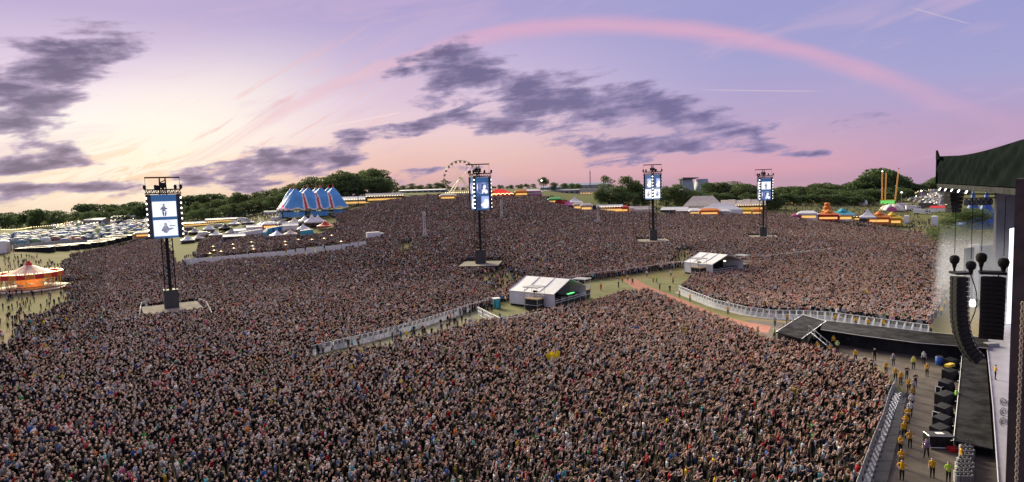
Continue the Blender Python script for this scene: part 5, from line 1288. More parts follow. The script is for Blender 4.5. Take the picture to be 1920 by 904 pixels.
# ------------------------------------------------------------------ carousel
def carousel():
    g = PG(58, 541); s = 104.0/FPX*g.y/2; t = thing('carousel', 'striped carousel roof glowing orange at the edge of the field', 'carousel', g, 0)
    n = 24; Mst = [mat('carousel_cream', (.72, .52, .40), .6, .1, 1), mat('carousel_pink', (.60, .26, .20), .6, .1, 1)]
    for k in range(n):
        a0, a1 = 2*math.pi*k/n, 2*math.pi*(k+1)/n; m = MB(); rr = [(s*.98, 4.1), (s*.70, 5.0), (s*.38, 6.2), (s*.10, 7.4)]; vs = []
        for r_, z in rr: vs += [(r_*math.cos(a0), r_*math.sin(a0), z), (r_*math.cos(a1), r_*math.sin(a1), z)]
        m.add(vs, [(2*j, 2*j+1, 2*j+3, 2*j+2) for j in range(3)]); o = m.build('roof_gore', Mst[k % 2], t); o.modifiers.new('t', 'SOLIDIFY').thickness = .05
    MB().lathe([(s*.12, 7.3), (s*.08, 8.0), (.1, 8.8)], 10).build('finial', 'red', t)
    for k in range(n):
        a = 2*math.pi*(k+.5)/n; o = MB().box((0, 0, 0), (s*2*math.pi/n*.98, .18, 1.5)).build('rounding_board', 'red' if k % 2 else 'orange', t); o.location = (s*math.cos(a), s*math.sin(a), 4.35); o.rotation_euler = (0, 0, a+math.pi/2)
        b = MB()
        for i in range(3): b.lathe([(.12, 0), (.16, .12), (.08, .25)], 5, 0, Matrix.Translation((-.6+i*.6, .16, .78)))
        q = b.build('bulb_row', 'warmlamp', o)
    MB().lathe([(s*1.02, 0), (s*1.02, .7), (s*.98, .75)], 40).build('platform', 'wood', t)
    MB().lathe([(s*1.25, 0), (s*1.25, .3)], 40).build('step_ring', 'cream', t)
    for k in range(12):
        a = 2*math.pi*k/12; x, y = s*.9*math.cos(a), s*.9*math.sin(a); MB().bar((x, y, .7), (x, y, 4.2), .12, 0, 6).build('brass_pole', 'yellow', t)
    M_glow = mat('glowing_drum', (.8, .3, .08), .5, .3, .6, emit=(1, .28, .05), es=.35)
    MB().lathe([(s*.40, .7), (s*.42, 2.2), (s*.40, 4.6)], 16).build('centre_drum', M_glow, t)
    hm = MB()
    hm.lathe([(.02, -.85), (.26, -.7), (.30, 0), (.26, .6), (.04, .8)], 8, 0, Matrix.Rotation(R(90), 4, 'X')); hm.bar((0, -.6, .1), (0, -1.1, .75), .17, 0, 6); hm.bar((0, -1.0, .75), (0, -1.45, .55), .13, 0, 6)
    for sx, sy in ((-.15, -.5), (.15, -.5), (-.15, .5), (.15, .5)): hm.bar((sx, sy, -.2), (sx, sy+.2*sy, -.95), .07, 0, 4)
    hm.bar((0, 0, -1.4), (0, 0, 2.4), .035, 1); hm.bar((0, .75, .1), (0, 1.1, -.5), .07, 0, 4)
    me = hm.mesh('wooden_horse', ['cream', 'yellow'])
    for k in range(14): a = 2*math.pi*k/14; link('wooden_horse', me, t, (s*.68*math.cos(a), s*.68*math.sin(a), 1.9+.3*math.sin(k*2.1)), a)
    keep_out(g, s*1.3, s*1.3)
    lp = bpy.data.lights.new('carousel_light', 'POINT'); lp.energy = 150; lp.color = (1, .5, .2); lp.shadow_soft_size = 1; lo = bpy.data.objects.new('carousel_light', lp); C.objects.link(lo); lo.parent = t; lo.location = (s*.6, -s*.6, 3.2)
carousel()

# ------------------------------------------------------------------ campsite
TENTC = [('blue', (.05, .16, .40)), ('pale blue', (.22, .38, .52)), ('navy', (.03, .06, .16)), ('green', (.12, .26, .10)), ('lime', (.36, .48, .10)), ('grey', (.32, .33, .34)), ('white', (.66, .66, .64)), ('maroon', (.28, .06, .08)), ('orange', (.70, .28, .06)), ('cream', (.62, .54, .40)), ('teal', (.05, .28, .32))]
TM = {n: mat(f'tent_{n}', tuple(v*.6+.4*sum(c)/3 for v in c), .6, .15, 1) for n, c in TENTC}
def dome_mesh(name, w, l, h, m, n=10):
    b = MB(); vs = []; fs = []; R_ = 4
    for j in range(R_+1):
        k = j/R_; z = h*math.sin(k*math.pi/2)**.85; r = math.cos(k*math.pi/2)**.75
        vs += [(w/2*r*math.cos(2*math.pi*i/n), l/2*r*math.sin(2*math.pi*i/n), z) for i in range(n)]
    for j in range(R_): fs += [(j*n+i, j*n+(i+1) % n, (j+1)*n+(i+1) % n, (j+1)*n+i) for i in range(n)]
    b.add(vs, fs); b.bar((-w*.3, -l*.52, 0), (0, -l*.34, h*.66), .06); b.bar((w*.3, -l*.52, 0), (0, -l*.34, h*.66), .06); b.bar((0, -l*.34, h*.66), (0, l*.3, h*.8), .05)
    return b.mesh('fabric', m)
DM = {n: [dome_mesh('d', 3.6, 4.2, 2.2, TM[n]), dome_mesh('d', 4.6, 6.4, 2.6, TM[n])] for n, _ in TENTC}
porch = MB().add([(-.6, -2.15, 0), (.6, -2.15, 0), (0, -1.55, 1.3)], [(0, 1, 2)]).mesh('porch', 'dark')
TZONE = [(-20, 462), (60, 456), (150, 448), (250, 432), (338, 420), (338, 402), (250, 412), (150, 425), (60, 436), (-20, 446)]
def camp():
    cells = []; tries = 0
    xs, ys = [], []
    while len(cells) < 270 and tries < 20000:
        tries += 1; px = random.uniform(0, 335); up = 447-px*.125; lo = 470-px*.105
        py = random.uniform(up, lo)
        if py > lo-6 and px < 120: continue
        g = PG(px, py)
        if any((g.x-a)**2+(g.y-b)**2 < 4.6**2 for a, b in cells): continue
        cells.append((g.x, g.y)); xs.append((px, py))
    back = sorted(range(len(cells)), key=lambda i: xs[i][0])
    for r, i in enumerate(back):
        px, py = xs[i]; far = py < 457-px*.115
        w = [6, 4, 3, 3, 2, 4, 2 if not far else 14, 1, 1, 2 if not far else 8, 2]; nm = random.choices(TENTC, w)[0][0]; k = random.random() < .3
        x, y = cells[i]
        where = 'in front of the camp hedge' if not far else 'towards the back of the campsite'
        t = thing('camping_tent', f'{nm} {"tunnel" if k else "dome"} tent {where}, {ordn(r+1)} from the left', 'tent', (x, y, GZ(x, y)), random.uniform(-.8, .8)+ (1.57 if random.random() < .4 else 0), 'camping tents beyond the grey fence', random.uniform(1.15, 1.6))
        link('fabric', DM[nm][int(k)], t)
        if py > 452: link('porch', porch, t, (0, 0 if not k else -1.1, 0))
camp()
# the rest of the tents and cars far off: too small to pick apart
def specks(name, label, zone, n, cols, size, seed, cat, glow=0, kind_box=False):
    r = random.Random(seed); b = MB(); mats = [mat(f'{name}_{i}', c, .6, .1, 1) for i, c in enumerate(cols)]; k = 0
    if glow: mats.append(MT['warmlamp'])
    while k < n:
        px, py = r.uniform(*zone[0]), 0; f = (px-zone[0][0])/(zone[0][1]-zone[0][0]); lo = zone[1][0]*(1-f)+zone[1][1]*f; hi = zone[2][0]*(1-f)+zone[2][1]*f
        py = r.uniform(lo, hi); g = PG(px, py); k += 1; c = r.randrange(len(cols)); s = size*r.uniform(.7, 1.3)
        if kind_box: b.box((g.x, g.y, g.z+s*.35), (s*2.0, s, s*.7), c, None, r.uniform(0, .5)); b.box((g.x, g.y, g.z+s*.85), (s*1.1, s*.9, s*.4), c)
        else: b.lathe([(s, 0), (s*.9, s*.5), (s*.5, s*.95), (s*.05, s*1.05)], 6, c, Matrix.Translation(g))
        if glow and r.random() < glow: b.lathe([(.25, 0), (.4, .4), (.1, .8)], 5, len(cols), Matrix.Translation(g+Vector((s*1.4, 0, 2.2))))
    o = b.build(name, mats, None); o['kind'] = 'stuff'; o['label'] = label; o['category'] = cat
specks('distant_tents', 'far speckle of tents and lamps below the skyline wood', ((100, 345), (420, 392), (432, 404)), 420, [(.6, .58, .52), (.3, .35, .4), (.45, .42, .34), (.2, .3, .2)], 2.4, 5, 'tents', .30)
specks('distant_cars', 'far speckle of parked cars and tents beside the canopy', ((1690, 1768), (352, 350), (372, 392)), 260, [(.5, .52, .55), (.2, .22, .26), (.6, .6, .6), (.35, .3, .3)], 2.2, 6, 'cars', .14, True)

# ------------------------------------------------------------------ stalls, marquees, vehicles and sheds round the field
def face(p, rel=0.0): return math.atan2(-p.x, p.y)+R(rel)     # local -y looks back at the field
def kiosk(px, py, w, h, body, roof, label, lit=True, rel=0, group='lit food stalls', sign=None, hat=False):
    p = PG(px, py); t = thing('food_stall', label, 'food stall', p, face(p, rel), group); d = w*.7
    MB().box((0, .1, h*.34), (w, d, h*.68)).build('stall_body', body, t)
    m = MB(); m.add([(-w*.56, -d*.72, h*.66), (w*.56, -d*.72, h*.66), (w*.56, d*.55, h*.70), (-w*.56, d*.55, h*.70), (-w*.30, -d*.1, h), (w*.30, -d*.1, h), (w*.30, d*.15, h), (-w*.30, d*.15, h)], [(3, 2, 1, 0), (4, 5, 6, 7), (0, 1, 5, 4), (1, 2, 6, 5), (2, 3, 7, 6), (3, 0, 4, 7)]); m.build('stall_roof', roof, t)
    if lit: MB().box((0, -d*.5, h*.40), (w*.80, .12, h*.22)).build('lit_counter', 'warm', t)
    MB().box((0, -d*.52, h*.15), (w*.94, .3, h*.28)).build('counter_front', sign or body, t)
    MB().box((0, -d*.74, h*.72), (w*.9, .1, h*.14)).build('sign_board', sign or roof, t)
    for s in (-1, 1): MB().bar((s*w*.5, -d*.68, 0), (s*w*.5, -d*.68, h*.66), .07).build('awning_post', 'alu', t)
    if hat: MB().lathe([(w*.22, h), (w*.12, h*1.18), (.1, h*1.35)], 10).build('roof_cap', roof, t)
    keep_out(p, w*.6, d*.8, face(p, rel)); return t
def pagoda(px, py, w, h, m, label, rel=0, group='white pagoda tents', walls=True):
    p = PG(px, py); t = thing('pagoda_tent', label, 'tent', p, face(p, rel), group); e = h*.42; q = w/2
    vs = []; fs = []; prof = [(1.0, e), (.62, e+(h-e)*.20), (.32, e+(h-e)*.48), (.12, e+(h-e)*.80), (.02, h)]
    for k, z in prof: vs += [(-q*k, -q*k, z), (q*k, -q*k, z), (q*k, q*k, z), (-q*k, q*k, z)]
    for j in range(4): fs += [(4*j+i, 4*j+(i+1) % 4, 4*j+4+(i+1) % 4, 4*j+4+i) for i in range(4)]
    MB().add(vs, fs).build('tent_roof', m, t)
    for i in range(4):
        a = math.pi/2*i; o = MB().box((0, 0, 0), (w*.98, .06, e*.22)).build('valance', m, t); o.location = (math.cos(a)*q, math.sin(a)*q, e*.92); o.rotation_euler = (0, 0, a+math.pi/2)
        if walls and i != 3: o = MB().box((0, 0, 0), (w*.96, .05, e*.9)).build('side_wall', m, t); o.location = (math.cos(a)*q*.97, math.sin(a)*q*.97, e*.45); o.rotation_euler = (0, 0, a+math.pi/2)
        MB().bar((q*.98*(1 if i in (0, 1) else -1), q*.98*(1 if i in (1, 2) else -1), 0), (q*.98*(1 if i in (0, 1) else -1), q*.98*(1 if i in (1, 2) else -1), e), .06).build('tent_pole', 'alu', t)
    keep_out(p, q, q, face(p, rel)); return t
def marquee(px, py, w, d, hw, hr, m, label, rel=0, lit=False, group='long marquees', wall=None, name='marquee', scallop=False, hip=1.0):
    p = PG(px, py); t = thing(name, label, 'marquee', p, face(p, rel), group); n = max(2, int(w/5))
    for s in (-1, 1):
        for i in range(n):
            x0, x1 = -w/2+i*w/n, -w/2+(i+1)*w/n-.05; r = hr+(.35*math.sin(i*2.4) if scallop else 0)
            b = MB(); b.add([(x0, s*(d/2+.2), hw), (x1, s*(d/2+.2), hw), (x1*(1+hip)/2, s*d*.22, hw+(r-hw)*.52), (x0*(1+hip)/2, s*d*.22, hw+(r-hw)*.52), (x1*hip, 0, r), (x0*hip, 0, r)], [(0, 1, 2, 3), (3, 2, 4, 5)]); o = b.build('roof_panel', m, t); o.modifiers.new('t', 'SOLIDIFY').thickness = .06
    for i in range(n):
        x = -w/2+(i+.5)*w/n
        MB().box((x, d/2, hw/2), (w/n-.1, .06, hw)).build('back_panel', wall or m, t)
        if not lit: MB().box((x, -d/2, hw/2), (w/n-.25, .06, hw*.96)).build('front_panel', wall or m, t)
    for s in (-1, 1):
        b = MB(); b.add([(s*w/2*.995, -d/2, 0), (s*w/2*.995, d/2, 0), (s*w/2*.995, d/2, hw), (s*w/2*.995*hip, 0, hr*.98), (s*w/2*.995, -d/2, hw)], [(0, 1, 2, 4), (4, 2, 3)]); b.build('gable_wall', wall or m, t)
    for i in range(n+1): MB().bar((-w/2+i*w/n, -d/2, 0), (-w/2+i*w/n, -d/2, hw), .08).build('tent_pole', 'alu', t)
    if lit:
        MB().box((0, -d*.1, hw*.42), (w*.9, .15, hw*.32)).build('lit_bar_back', 'warm', t)
        b = MB()
        for i in range(int(w/1.6)): b.lathe([(.14, 0), (.22, .16), (.08, .32)], 5, 0, Matrix.Translation((-w/2+.8+i*1.6, -d/2-.25, hw-.1)))
        b.build('bulb_row', 'warmlamp', t)
    keep_out(p, w/2+.5, d/2+.5, face(p, rel)); return t
def cabin(px, py, m, label, group, sc=1.0, rel=0, name='toilet_cabin', cat='toilet'):
    p = PG(px, py); t = thing(name, label, cat, p, face(p, rel), group, sc)
    MB().box((0, 0, 1.25), (1.5, 1.5, 2.3)).build('cabin_body', m, t); MB().box((0, -.77, 1.2), (1.0, .05, 2.0)).build('cabin_door', m, t)
    MB().lathe([(1.1, 2.4), (1.0, 2.55), (.4, 2.7)], 4, 0, Matrix.Rotation(R(45), 4, 'Z')).build('cabin_roof', 'white', t); return t
def truck(px, py, L, h, m, label, rel=0, cab='white', group='parked lorries and vans', name='lorry', cat='lorry'):
    p = PG(px, py); t = thing(name, label, cat, p, face(p, rel), group)
    MB().box((-L*.12, 0, h*.58), (L*.72, 2.5, h*.78)).build('cargo_body', m, t)
    b = MB(); b.add([(L*.26, -1.2, .5), (L*.5, -1.2, .5), (L*.5, 1.2, .5), (L*.26, 1.2, .5), (L*.26, -1.15, h*.8), (L*.44, -1.15, h*.8), (L*.44, 1.15, h*.8), (L*.26, 1.15, h*.8)], [(3, 2, 1, 0), (4, 5, 6, 7), (0, 1, 5, 4), (1, 2, 6, 5), (2, 3, 7, 6), (3, 0, 4, 7)]); b.build('cab', cab, t)
    for s in (-1, 1): MB().box((L*.36, s*1.2, h*.6), (L*.11, .06, h*.22)).build('side_window', 'glass', t)
    b = MB(); b.add([(L*.485, -1.0, h*.42), (L*.485, 1.0, h*.42), (L*.45, 1.0, h*.74), (L*.45, -1.0, h*.74)], [(0, 1, 2, 3)]); b.build('windscreen', 'glass', t)
    for x in (-L*.38, -L*.22, L*.36):
        for s in (-1, 1): MB().lathe([(.5, -.18), (.5, .18)], 10, 0, Matrix.Translation((x, s*1.15, .5)) @ Matrix.Rotation(R(90), 4, 'X')).build('wheel', 'rubber', t)
    keep_out(p, L/2, 1.6, face(p, rel)); return t
def shed(px0, px1, py, d, h, m, roof, label, rise=.25, depth=14, windows=0, cat='shed', name='shed', base=None):
    a, b = GX(px0, d), GX(px1, d); c = (a+b)/2; L = (b-a).length; z0 = min(a.z, b.z); top = PD((px0+px1)/2, py, d).z if py is not None else z0+h
    t = thing(name, label, cat, (c.x, c.y, z0-1), heading(a, b)); H = max(2.5, top-z0+1 if h is None else h+1)
    MB().box((0, 0, H*.4), (L, depth, H*.8)).build('wall', m, t)
    bb = MB(); bb.add([(-L/2-.3, -depth/2-.4, H*.8), (L/2+.3, -depth/2-.4, H*.8), (L/2+.3, 0, H), (-L/2-.3, 0, H), (L/2+.3, depth/2+.4, H*.8), (-L/2-.3, depth/2+.4, H*.8)], [(0, 1, 2, 3), (3, 2, 4, 5), (0, 3, 5), (1, 4, 2)]); bb.build('roof', roof, t)
    for i in range(windows):
        w = MB().box((-L/2+(i+.5)*L/windows, -depth/2-.05, H*.45), (L/windows*.6, .1, H*.22)).build('window', 'glass' if not cat == 'lit hall' else 'warm', t)
    return t

# --- behind the viewing terrace, left of the big top
G1 = 'white pagoda tents behind the viewing terrace'
pagoda(336, 441, 9, 6.0, 'white', 'white pagoda tent right beside the face-on screen tower', 10, G1); pagoda(392, 437, 7, 6.5, 'white', 'white peaked pagoda tent at the left of the terrace camp', 0, G1); pagoda(366, 440, 8, 4.6, 'greyp', 'low grey-green pagoda tent near the face-on screen tower', 0, G1)
pagoda(423, 433, 8, 4.8, 'dark', 'dark topped pagoda tent in the terrace camp', 0, G1); pagoda(586, 426, 8, 7.0, 'white', 'tallest white peaked tent beside the red canopy, left of pair', 0, G1); pagoda(597, 425, 8, 6.5, 'white', 'white peaked tent touching the red canopy, right of pair', 0, G1); pagoda(553, 423, 7, 4.8, 'cream', 'cream pagoda tent at the foot of the big top', 0, G1)
pagoda(610, 430, 8, 4.4, 'red', 'bright red low canopy at the corner of the terrace camp', 0, G1, False); pagoda(569, 436, 6, 4.5, 'white', 'small white tent between the turquoise cabins', 0, G1); pagoda(530, 424, 7, 4.4, 'greyp', 'grey pagoda tent above the turquoise cabins', 0, G1)
for i in range(7): cabin(452+i*6.2, 448-i*.9, 'white', f'{ordn(i+1)} from left in the row of seven white cabins', 'white cabins behind the terrace', 1.35, 0, 'white_cabin', 'cabin')
for i in range(6): cabin(503+i*5.4, 440-i*1.1, 'turq' if i % 2 else 'blue', f'{ordn(i+1)} from left in the row of blue toilet cabins', 'blue toilet cabins behind the terrace', 1.25)
for i in range(3): cabin(497+i*1.5, 447-i*2.6, 'turq', f'turquoise toilet cabin at the left end of the blue row, {("nearest", "middle", "farthest")[i]} of three', 'blue toilet cabins behind the terrace', 1.25)
for i in range(4): cabin(568+i*5.2, 446-i*.7, 'turq', f'{ordn(i+1)} from left in the short row of turquoise cabins', 'turquoise toilet cabins behind the terrace', 1.35)
marquee(440, 452, 11, 6, 2.6, 3.8, 'white', 'white flat marquee with dark openings at the terrace edge', 0, False, 'terrace marquees', 'dark'); marquee(455, 440, 9, 6, 2.5, 3.6, 'white', 'small white marquee behind the white cabins', 0, False, 'terrace marquees'); marquee(478, 434, 9, 6, 2.6, 3.8, 'white', 'small white marquee above the white cabins', 0, False, 'terrace marquees'); marquee(545, 432, 8, 6, 2.6, 4.0, 'white', 'small white marquee right of the blue cabins', 0, False, 'terrace marquees')
kiosk(507, 431, 8, 4.6, 'red', 'white', 'red stall with white roof below the lawn', True, 0, 'stalls near the big top')
marquee(372, 424, 26, 6, 2.6, 3.6, 'white', 'long lit bar tent with bulbs, left of two, by the tower', 8, True, 'lit bar tents left of the big top'); marquee(416, 417, 24, 6, 2.6, 3.6, 'white', 'long lit bar tent with bulbs, right of two, under the trees', 8, True, 'lit bar tents left of the big top')
truck(449, 408, 11, 3.8, 'blue', 'blue and white lorry parked under the trees', 0); truck(474, 401, 8, 3.0, 'white', 'white van parked on the lawn, left', 0, 'white'); truck(488, 397, 8, 3.0, 'white', 'white van parked on the lawn, right', 10, 'white'); truck(704, 449, 7.5, 3.2, 'white', 'white van stranded in the crowd right of the terrace fence', 12)
shed(497, 520, None, 505, 3.6, 'white', 'greyp', 'white long container at the left of the big top', .2, 4, 3, 'container', 'container'); shed(524, 548, None, 505, 3.6, 'greyp', 'greyp', 'grey long container beside the big top', .2, 4, 3, 'container', 'container')
for i, (x, y) in enumerate([(400, 470), (402, 478), (415, 480), (437, 466), (439, 474), (472, 462), (474, 470), (476, 476), (535, 462), (536, 468), (560, 458), (394, 484), (585, 458), (608, 456), (622, 450), (640, 462)]):
    p = PG(x, y); t = thing('lit_table', f'table with a warm lamp on the viewing terrace, {ordn(i+1)} listed from its left end', 'table', p, 0, 'lamp-lit tables on the viewing terrace')
    MB().box((0, 0, 1.9), (2.2, 1.0, .08)).build('table_top', 'wood', t)
    for s in (-1, 1): MB().bar((s*.9, 0, 0), (s*.9, 0, 1.9), .06).build('leg', 'black', t)
    MB().lathe([(.18, 1.95), (.24, 2.1), (.14, 2.25)], 7).build('lamp', 'warmlamp', t)
# --- skyline middle
marquee(672, 384, 32, 10, 3.6, 5.6, 'white', 'long white marquee right of the big top with warm lamps along its eaves', 0, True, 'marquees near the big top'); marquee(722, 378, 24, 10, 3.6, 5.4, 'greyp', 'grey marquee joined behind the long white one', 0, True, 'marquees near the big top')
p = PG(672, 385); t = thing('lamp_mast', 'tall lamp mast standing beside the big top', 'lamp mast', p); MB().bar((0, 0, 0), (0, 0, 20), .22, 0, 8, None, .12).build('mast', 'dark', t); MB().box((0, 0, 20.3), (1.6, .6, .9)).build('lamp_head', 'dark', t)
shed(752, 838, 355, 600, None, 'shed', 'white', 'long pale roofed shed on the skyline left of the ferris wheel', .2, 18, 8); shed(1012, 1060, 349, 640, None, 'shed', 'hangar', 'grey shed on the skyline by the lone tree', .2, 18, 5); shed(1055, 1140, 343, 660, None, 'shed', 'hangar', 'long grey grandstand on the skyline with thin mast', .2, 20, 9, 'grandstand', 'grandstand'); shed(1086, 1165, 352, 600, None, 'cream', 'roofdark', 'long lit hall with warm windows below the grandstand', .2, 12, 16, 'lit hall', 'hall')
shed(1020, 1085, 355, 600, None, 'shed', 'greyp', 'low blue-grey hall left of the lit hall', .2, 12, 7)
p = GX(1107, 640); t = thing('radio_mast', 'thin radio mast above the grandstand', 'mast', p); m = MB(); truss(m, (0, 0, 0), (0, 0, 20), .8, .10, 1.4, 0, Vector((0, 1, 0))); m.build('lattice', 'dark', t); MB().bar((0, 0, 20), (0, 0, 24), .08).build('antenna', 'dark', t)
def red_ride():
    p = PG(943, 371); t = thing('fairground_ride', 'bright red fairground ride with lit arches on the skyline', 'fairground ride', p, face(p), None, .62)
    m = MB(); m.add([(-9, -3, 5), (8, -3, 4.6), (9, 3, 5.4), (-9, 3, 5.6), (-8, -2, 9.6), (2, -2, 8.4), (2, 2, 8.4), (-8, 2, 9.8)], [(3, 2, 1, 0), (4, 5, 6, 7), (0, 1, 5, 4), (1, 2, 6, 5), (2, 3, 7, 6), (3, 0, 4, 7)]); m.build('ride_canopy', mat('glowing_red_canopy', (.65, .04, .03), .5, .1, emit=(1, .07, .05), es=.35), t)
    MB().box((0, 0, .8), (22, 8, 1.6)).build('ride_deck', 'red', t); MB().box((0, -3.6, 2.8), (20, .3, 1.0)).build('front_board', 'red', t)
    for i in range(8): MB().bar((-10+i*2.85, -3.5, 1.6), (-10+i*2.85, -3.5, 5), .12).build('post', 'orange', t)
    for i in range(5):
        c = MB(); c.path([(-9+i*4.5+2*math.cos(a*.4), -3.9, 3.2+1.5*math.sin(a*.4)) for a in range(9)], .14); c.build('lit_arch', 'warmlamp', t)
    for i in range(6): MB().box((-8+i*3.2, -1, 2.3), (2.0, 1.6, 1.2)).build('car', 'orange' if i % 2 else 'yellow', t)
    keep_out(p, 12, 6)
red_ride()
kiosk(922, 370, 9, 5, 'orange', 'orange', 'orange lit stall between ferris wheel and red ride', True, 0, 'stalls on the skyline'); kiosk(978, 369, 9, 4.6, 'yellow', 'orange', 'small yellow lit stall right of the red ride', True, 0, 'stalls on the skyline'); kiosk(998, 368, 13, 4.6, 'white', 'white', 'white stall with magenta counter right of the red ride', False, 0, 'stalls on the skyline', 'pink'); kiosk(840, 376, 10, 4.5, 'yellow', 'cream', 'cream lit stall at the foot of the ferris wheel', True, 0, 'stalls on the skyline')
for i, (x, lab) in enumerate(((1016, 'lamp post by the lone skyline tree'), (1690, 'lamp post with burning white lamp left of the canopy camp'), (1727, 'lamp post with burning lamp nearest the stage canopy'))):
    p = GX(x, 560); t = thing('lamp_post', lab, 'lamp post', p, 0, 'burning lamp posts on the skyline'); h = 9 if i == 0 else 11
    MB().bar((0, 0, 0), (0, 0, h), .14, 0, 6).build('pole', 'steel', t); MB().lathe([(.5, h), (.8, h+.5), (.3, h+1.0)], 8).build('lamp', 'lamp', t)
# --- stalls left of the clump
kiosk(1041, 383, 9, 4.4, 'green', 'green', 'green lit stall at the end of the crowd edge row', True, 0); kiosk(1050, 386, 6, 3.8, 'red', 'red', 'small red stall beside the green one', False, 0); pagoda(1066, 390, 9, 4.8, 'pink', 'pale pink pagoda tent in the stall row left of the clump', 0, 'stall row tents'); pagoda(1078, 386, 10, 6.0, 'white', 'white peaked tent in the stall row left of the clump', 0, 'stall row tents')
kiosk(1086, 395, 7, 5.2, 'cream', 'cream', 'cream box stall with lit front, left of two', True, 0); kiosk(1100, 397, 7, 5.2, 'cream', 'cream', 'cream box stall with lit front, right of two', True, 0); truck(1113, 397, 7, 4.0, 'dark', 'dark van among the stalls left of the clump', 0, 'dark'); marquee(1142, 398, 17, 6, 3.4, 4.6, 'white', 'white stall tent with bulbs before the clump of trees', 0, True, 'stall row marquees'); kiosk(1164, 400, 10, 5.0, 'orange', 'red', 'orange lit stall with red roof before the clump of trees', True, 0); kiosk(1183, 400, 5, 4.4, 'white', 'white', 'small white box stall left of the middle screen tower', False, 0)
marquee(1205, 400, 14, 8, 2.6, 4.6, 'cream', 'cream tent half hidden behind the middle screen tower', 20, False, 'cream tents behind the middle tower'); marquee(1266, 400, 18, 7, 2.4, 4.2, 'white', 'long white awning right of the middle screen tower', -16, False, 'white awnings right of the middle tower', 'dark'); marquee(1290, 402, 14, 7, 2.4, 4.0, 'white', 'shorter white awning left of the pale peaked tents', -16, False, 'white awnings right of the middle tower', 'dark')
# --- pale peaked tents and striped roof
marquee(1318, 396, 26, 16, 4.0, 10.5, 'cream', 'large cream hip tent behind the lit stalls, taller of two', 0, False, 'pale peaked tents', hip=.5); marquee(1352, 402, 26, 12, 3.2, 7.2, 'white', 'large white spreading tent between the cream tents', 0, False, 'pale peaked tents', hip=.35); marquee(1393, 396, 30, 14, 4.4, 8.2, 'cream', 'long scalloped cream roof left of the smallest screen tower', 0, True, 'pale peaked tents', None, 'marquee', True)
kiosk(1330, 405, 12, 4.8, 'orange', 'orange', 'orange lit stall under the large cream tent', True, 0); kiosk(1357, 405, 8, 4.2, 'white', 'white', 'white stall with dark counter between orange and yellow stalls', False, 0); kiosk(1397, 404, 9, 4.8, 'yellow', 'yellow', 'yellow lit stall left of the smallest screen tower, left of two', True, 0); kiosk(1417, 404, 8, 4.4, 'yellow', 'orange', 'yellow lit stall left of the smallest screen tower, right of two', True, 0); kiosk(1306, 404, 9, 4.2, 'cream', 'white', 'cream stall with pink edge beside the white awnings', True, 0)
# --- hangar
def hangar():
    d = 620; a, b = GX(1276, d), GX(1330, d); c = (a+b)/2; t = thing('hangar', 'angular blue-grey hall rising above the trees', 'hall', (c.x, c.y, c.z), heading(a, b)); L = (b-a).length; H = PD(1300, 336, d).z-c.z
    for (x0, x1, x2, x3, m, y) in ((-L*.5, -L*.05, -L*.14, -L*.44, 'hangar', -9), (-L*.03, L*.5, L*.40, L*.10, 'hangar', -7)):
        bb = MB(); bb.add([(x0, y, 0), (x1, y, 0), (x1, 9, 0), (x0, 9, 0), (x3, y+3, H), (x2, y+3, H), (x2, 8, H*.96), (x3, 8, H*.96)], [(3, 2, 1, 0), (4, 5, 6, 7), (0, 1, 5, 4), (1, 2, 6, 5), (2, 3, 7, 6), (3, 0, 4, 7)]); bb.build('wall_block', m, t)
    bb = MB(); bb.add([(-L*.52, -10, H*1.02), (L*.05, -8, H*1.04), (L*.05, 9, H*1.0), (-L*.52, 9, H*.98), (-L*.52, -10, H*1.10), (L*.05, -8, H*1.08), (L*.05, 9, H*1.05), (-L*.52, 9, H*1.03)], [(3, 2, 1, 0), (4, 5, 6, 7), (0, 1, 5, 4), (1, 2, 6, 5), (2, 3, 7, 6), (3, 0, 4, 7)]); bb.build('roof', 'roofdark', t)
    for i in range(3): MB().box((-L*.47, -6+i*5, H*.5), (1.2, .4, H)).build('column', 'shed', t)
hangar()
# --- stall row on the right
kiosk(1514, 413, 11, 5.6, 'white', 'white', 'white roofed stall with yellow lit counter, leftmost of the right stall row', True, 0); kiosk(1494, 412, 5, 3.6, 'pink', 'pink', 'small pink stall at the left end of the right stall row', False, 0); kiosk(1553, 415, 12, 5.4, 'red', 'orange', 'orange and red lit stall, second large one of the right stall row', True, 0, 'lit food stalls', 'red', True); kiosk(1579, 416, 12, 6.2, 'yellow', 'turq', 'yellow lit stall with green and white round roof', True, 0, 'lit food stalls', 'white', True); marquee(1604, 414, 13, 6, 2.6, 3.8, 'brown', 'dark market stall with bright lamps left of the white pagoda', 0, True, 'dark stalls in the right row')
pagoda(1627, 418, 9, 8.5, 'white', 'sharp white pagoda tent in the right stall row', 0, 'white pagoda tents in the right row'); kiosk(1648, 421, 12, 6.0, 'orange', 'orange', 'orange lit stall right of the white pagoda', True, 0, 'lit food stalls', None, True); kiosk(1672, 423, 11, 6.2, 'yellow', 'yellow', 'bright yellow lit stall at the right end of the row', True, 0, 'lit food stalls', None, True); cabin(1700, 420, 'white', 'lone white cabin right of the yellow stall', 'white cabins right', 2.0, 0, 'white_cabin', 'cabin'); cabin(1752, 424, 'white', 'small white cabin near the stage canopy', 'white cabins right', 2.2, 0, 'white_cabin', 'cabin')
p = PG(1551, 402); t = thing('helter_slide', 'orange tiered slide tower behind the right stall row', 'slide tower', p)
for i in range(3): MB().lathe([(3.2-i*.7, 1.2+i*2.4), (3.4-i*.7, 2.6+i*2.4), (2.6-i*.7, 3.4+i*2.4)], 12).build('slide_tier', 'orange', t)
MB().lathe([(2.4, 0), (2.4, 1.3)], 12).build('slide_base', 'red', t)
